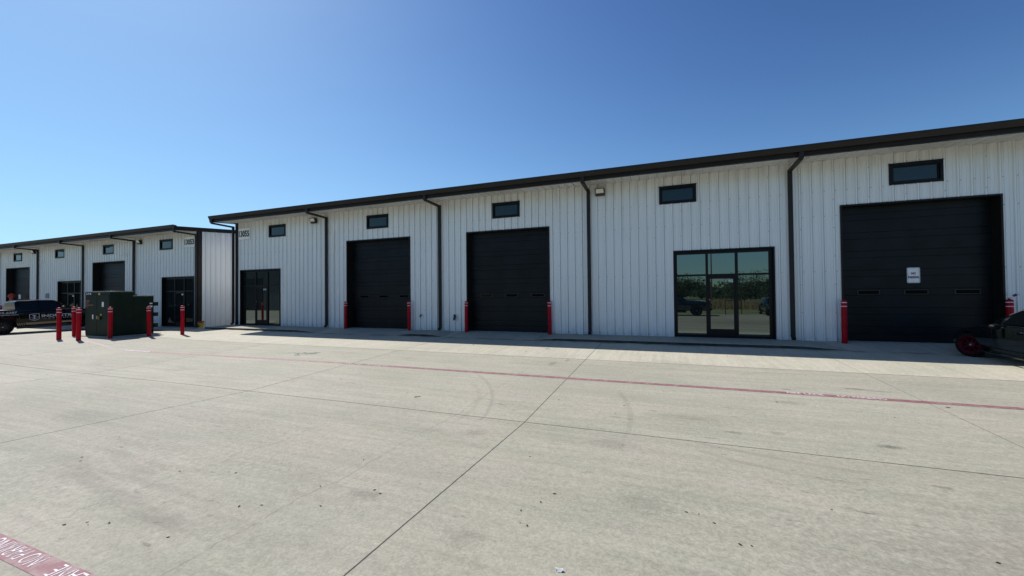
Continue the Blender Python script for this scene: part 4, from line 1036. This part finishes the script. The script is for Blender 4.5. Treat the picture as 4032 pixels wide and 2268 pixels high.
# ------------------------------------------------------------------ the field behind the photographer (mirrored in the glass)
def tree(x, y, h, w, seed, mat, label):
    rn = random.Random(seed); root = empty('tree', (x, y, gz(x, -26)), 0, label, 'tree', 'trees beyond the field')
    m = MB(); m.tube([(0, 0, -.1), (.05, .03, h * .25), (-.03, .05, h * .5)], [.16, .12, .07], 8)
    ends = []
    for k in range(7):
        a = rn.random() * 6.28; e = V(math.cos(a) * w * .33, math.sin(a) * w * .33, h * (.5 + .35 * rn.random())); m.tube([(0, 0, h * (.2 + .03 * k)), tuple(e * .6), tuple(e)], [.07, .045, .02], 6); ends.append(e)
    m.build('trunk', 'bark', root)
    c = MB()
    cl = [(V(rn.gauss(0, w * .2), rn.gauss(0, w * .2), h * (.3 + .55 * rn.random())), w * (.10 + .1 * rn.random())) for _ in range(26)] + [(e, w * .15) for e in ends]
    for cc, rr in cl:
        for _ in range(95):
            d = Vector((rn.gauss(0, 1), rn.gauss(0, 1), rn.gauss(0, 1))).normalized() * rr * (rn.random() ** .4); p = cc + d
            if p.z < .2: continue
            a = Vector((rn.gauss(0, 1), rn.gauss(0, 1), rn.gauss(0, 1))).normalized() * .10; b = a.cross(Vector((rn.random(), rn.random(), rn.random())) - V(.5, .5, .5)).normalized() * .06
            c.add([p - a, p + b, p + a, p - b], [(0, 1, 2, 3)])
    c.build('crown', mat, root, smooth=False)
TR = [(2.2, -38, 4.2, 5.0, 'round dark green tree mirrored in the left pane of the 1105 shop front'), (9.6, -42, 4.4, 6.5, 'broad green tree mirrored in the right pane of the 1105 shop front'),
      (17, -48, 4.8, 7, 'tree right of the field seen only in window reflections'), (-8, -46, 5, 7, 'tree behind the left of the field seen only in window reflections'), (-24, -50, 5.5, 7, 'leftmost tree beyond the field seen only in window reflections')]
for i, (x, y, h, w, lab) in enumerate(TR): tree(x, y, h, w, i + 3, 'leaves' if i % 2 == 0 else 'leaves2', lab)
m = MB(); rn = random.Random(2)
for k in range(9000):
    x = rn.uniform(-45, 70); y = -95 + rn.gauss(0, 3); z = abs(rn.gauss(0, 1)) * 1.1 + 1.5 * rn.random() + .5 * math.sin(x * .3)
    a = Vector((rn.gauss(0, 1), rn.gauss(0, .3), rn.gauss(0, 1))).normalized() * .55; b = a.cross(V(0, 1, .3)).normalized() * .4; p = V(x, y, max(z, 0) - .1)
    m.add([p - a, p + b, p + a, p - b], [(0, 1, 2, 3)])
for k in range(6000):  # unseen far-left row, added to darken horizon reflections in truck and panes
    y = rn.uniform(-90, -4); x = -104 + rn.gauss(0, 2.5); z = abs(rn.gauss(0, 1)) * 1.6 + 3.2 * rn.random() + .8 * math.sin(y * .25)
    a = Vector((rn.gauss(0, .3), rn.gauss(0, 1), rn.gauss(0, 1))).normalized() * .7; b = a.cross(V(1, 0, .3)).normalized() * .5; p = V(x, y, max(z, 0) - .1)
    m.add([p - a, p + b, p + a, p - b], [(0, 1, 2, 3)])
tag(m.build('distant_woods', 'leaves', smooth=False), 'low dark line of distant woods beyond the dry field, plus an added left row', 'woods', kind='stuff')
m = MB()
for k in range(26000):
    x = rn.uniform(-14, 30); y = rn.uniform(-44, -29.5); h = rn.uniform(.7, 1.5) * (.7 + .3 * math.sin(x * .7) * math.sin(y * .5)); w = .02; a = rn.random() * 3.14; dx, dy = w * math.cos(a), w * math.sin(a); lx, ly = rn.gauss(0, .12), rn.gauss(0, .12); z = gz(0, -26)
    m.add([(x - dx, y - dy, z), (x + dx, y + dy, z), (x + lx, y + ly, z + h)], [(0, 1, 2)])
tag(m.build('tall_grass', 'drygrass', smooth=False), 'tall dry grass growing across the field', 'grass', kind='stuff')
r = empty('pipe_gate', (5.3, -20.6, gz(5, -20)), R(-35), 'low dark pipe frame at the edge of the grass, mirrored in the shop glass', 'gate')
m = MB(); m.tube([(-.8, 0, 0), (-.8, 0, 1.15), (.8, 0, 1.15), (.8, 0, 0)], .035, 8); m.build('frame', 'black', r)
for x, y in ((6.5, -48), (22, -52)):
    r = empty('utility_pole', (x, y, gz(0, -26)), 0, 'wooden utility pole %s of the field, seen in the window reflections' % ('in the middle' if x < 10 else 'at the right'), 'pole', 'utility poles across the field')
    m = MB(); m.tube([(0, 0, 0), (0, 0, 9)], [.11, .07], 10); m.build('post', 'wood', r)
    m = MB(); m.bar((-1.1, 0, 8.5), (1.1, 0, 8.5), .1, .1); m.build('crossarm', 'wood', r)
    m = MB()
    for q in (-1, 0, 1): m.lathe([(.05, 0), (.05, .12), (.02, .14)], 8, (q, 0, 8.55))
    m.build('insulator', 'black', r)
m = MB()
for q in (-1, 0, 1):
    pts = []
    for k in range(21): t_ = k / 20; x = -40 + 110 * t_; s_ = ((x - 5.5) % 16.5) / 16.5; pts.append((x, -48 - (x - 5.5) * .24, 8.5 + gz(0, -26) + q * .0 - 4 * .5 * s_ * (1 - s_) + .02 * q))
    m.tube([(a, b + q * .9, c) for a, b, c in pts], .012, 4)
tag(m.build('power_line', 'black'), 'three power lines strung across the field behind', 'wire')
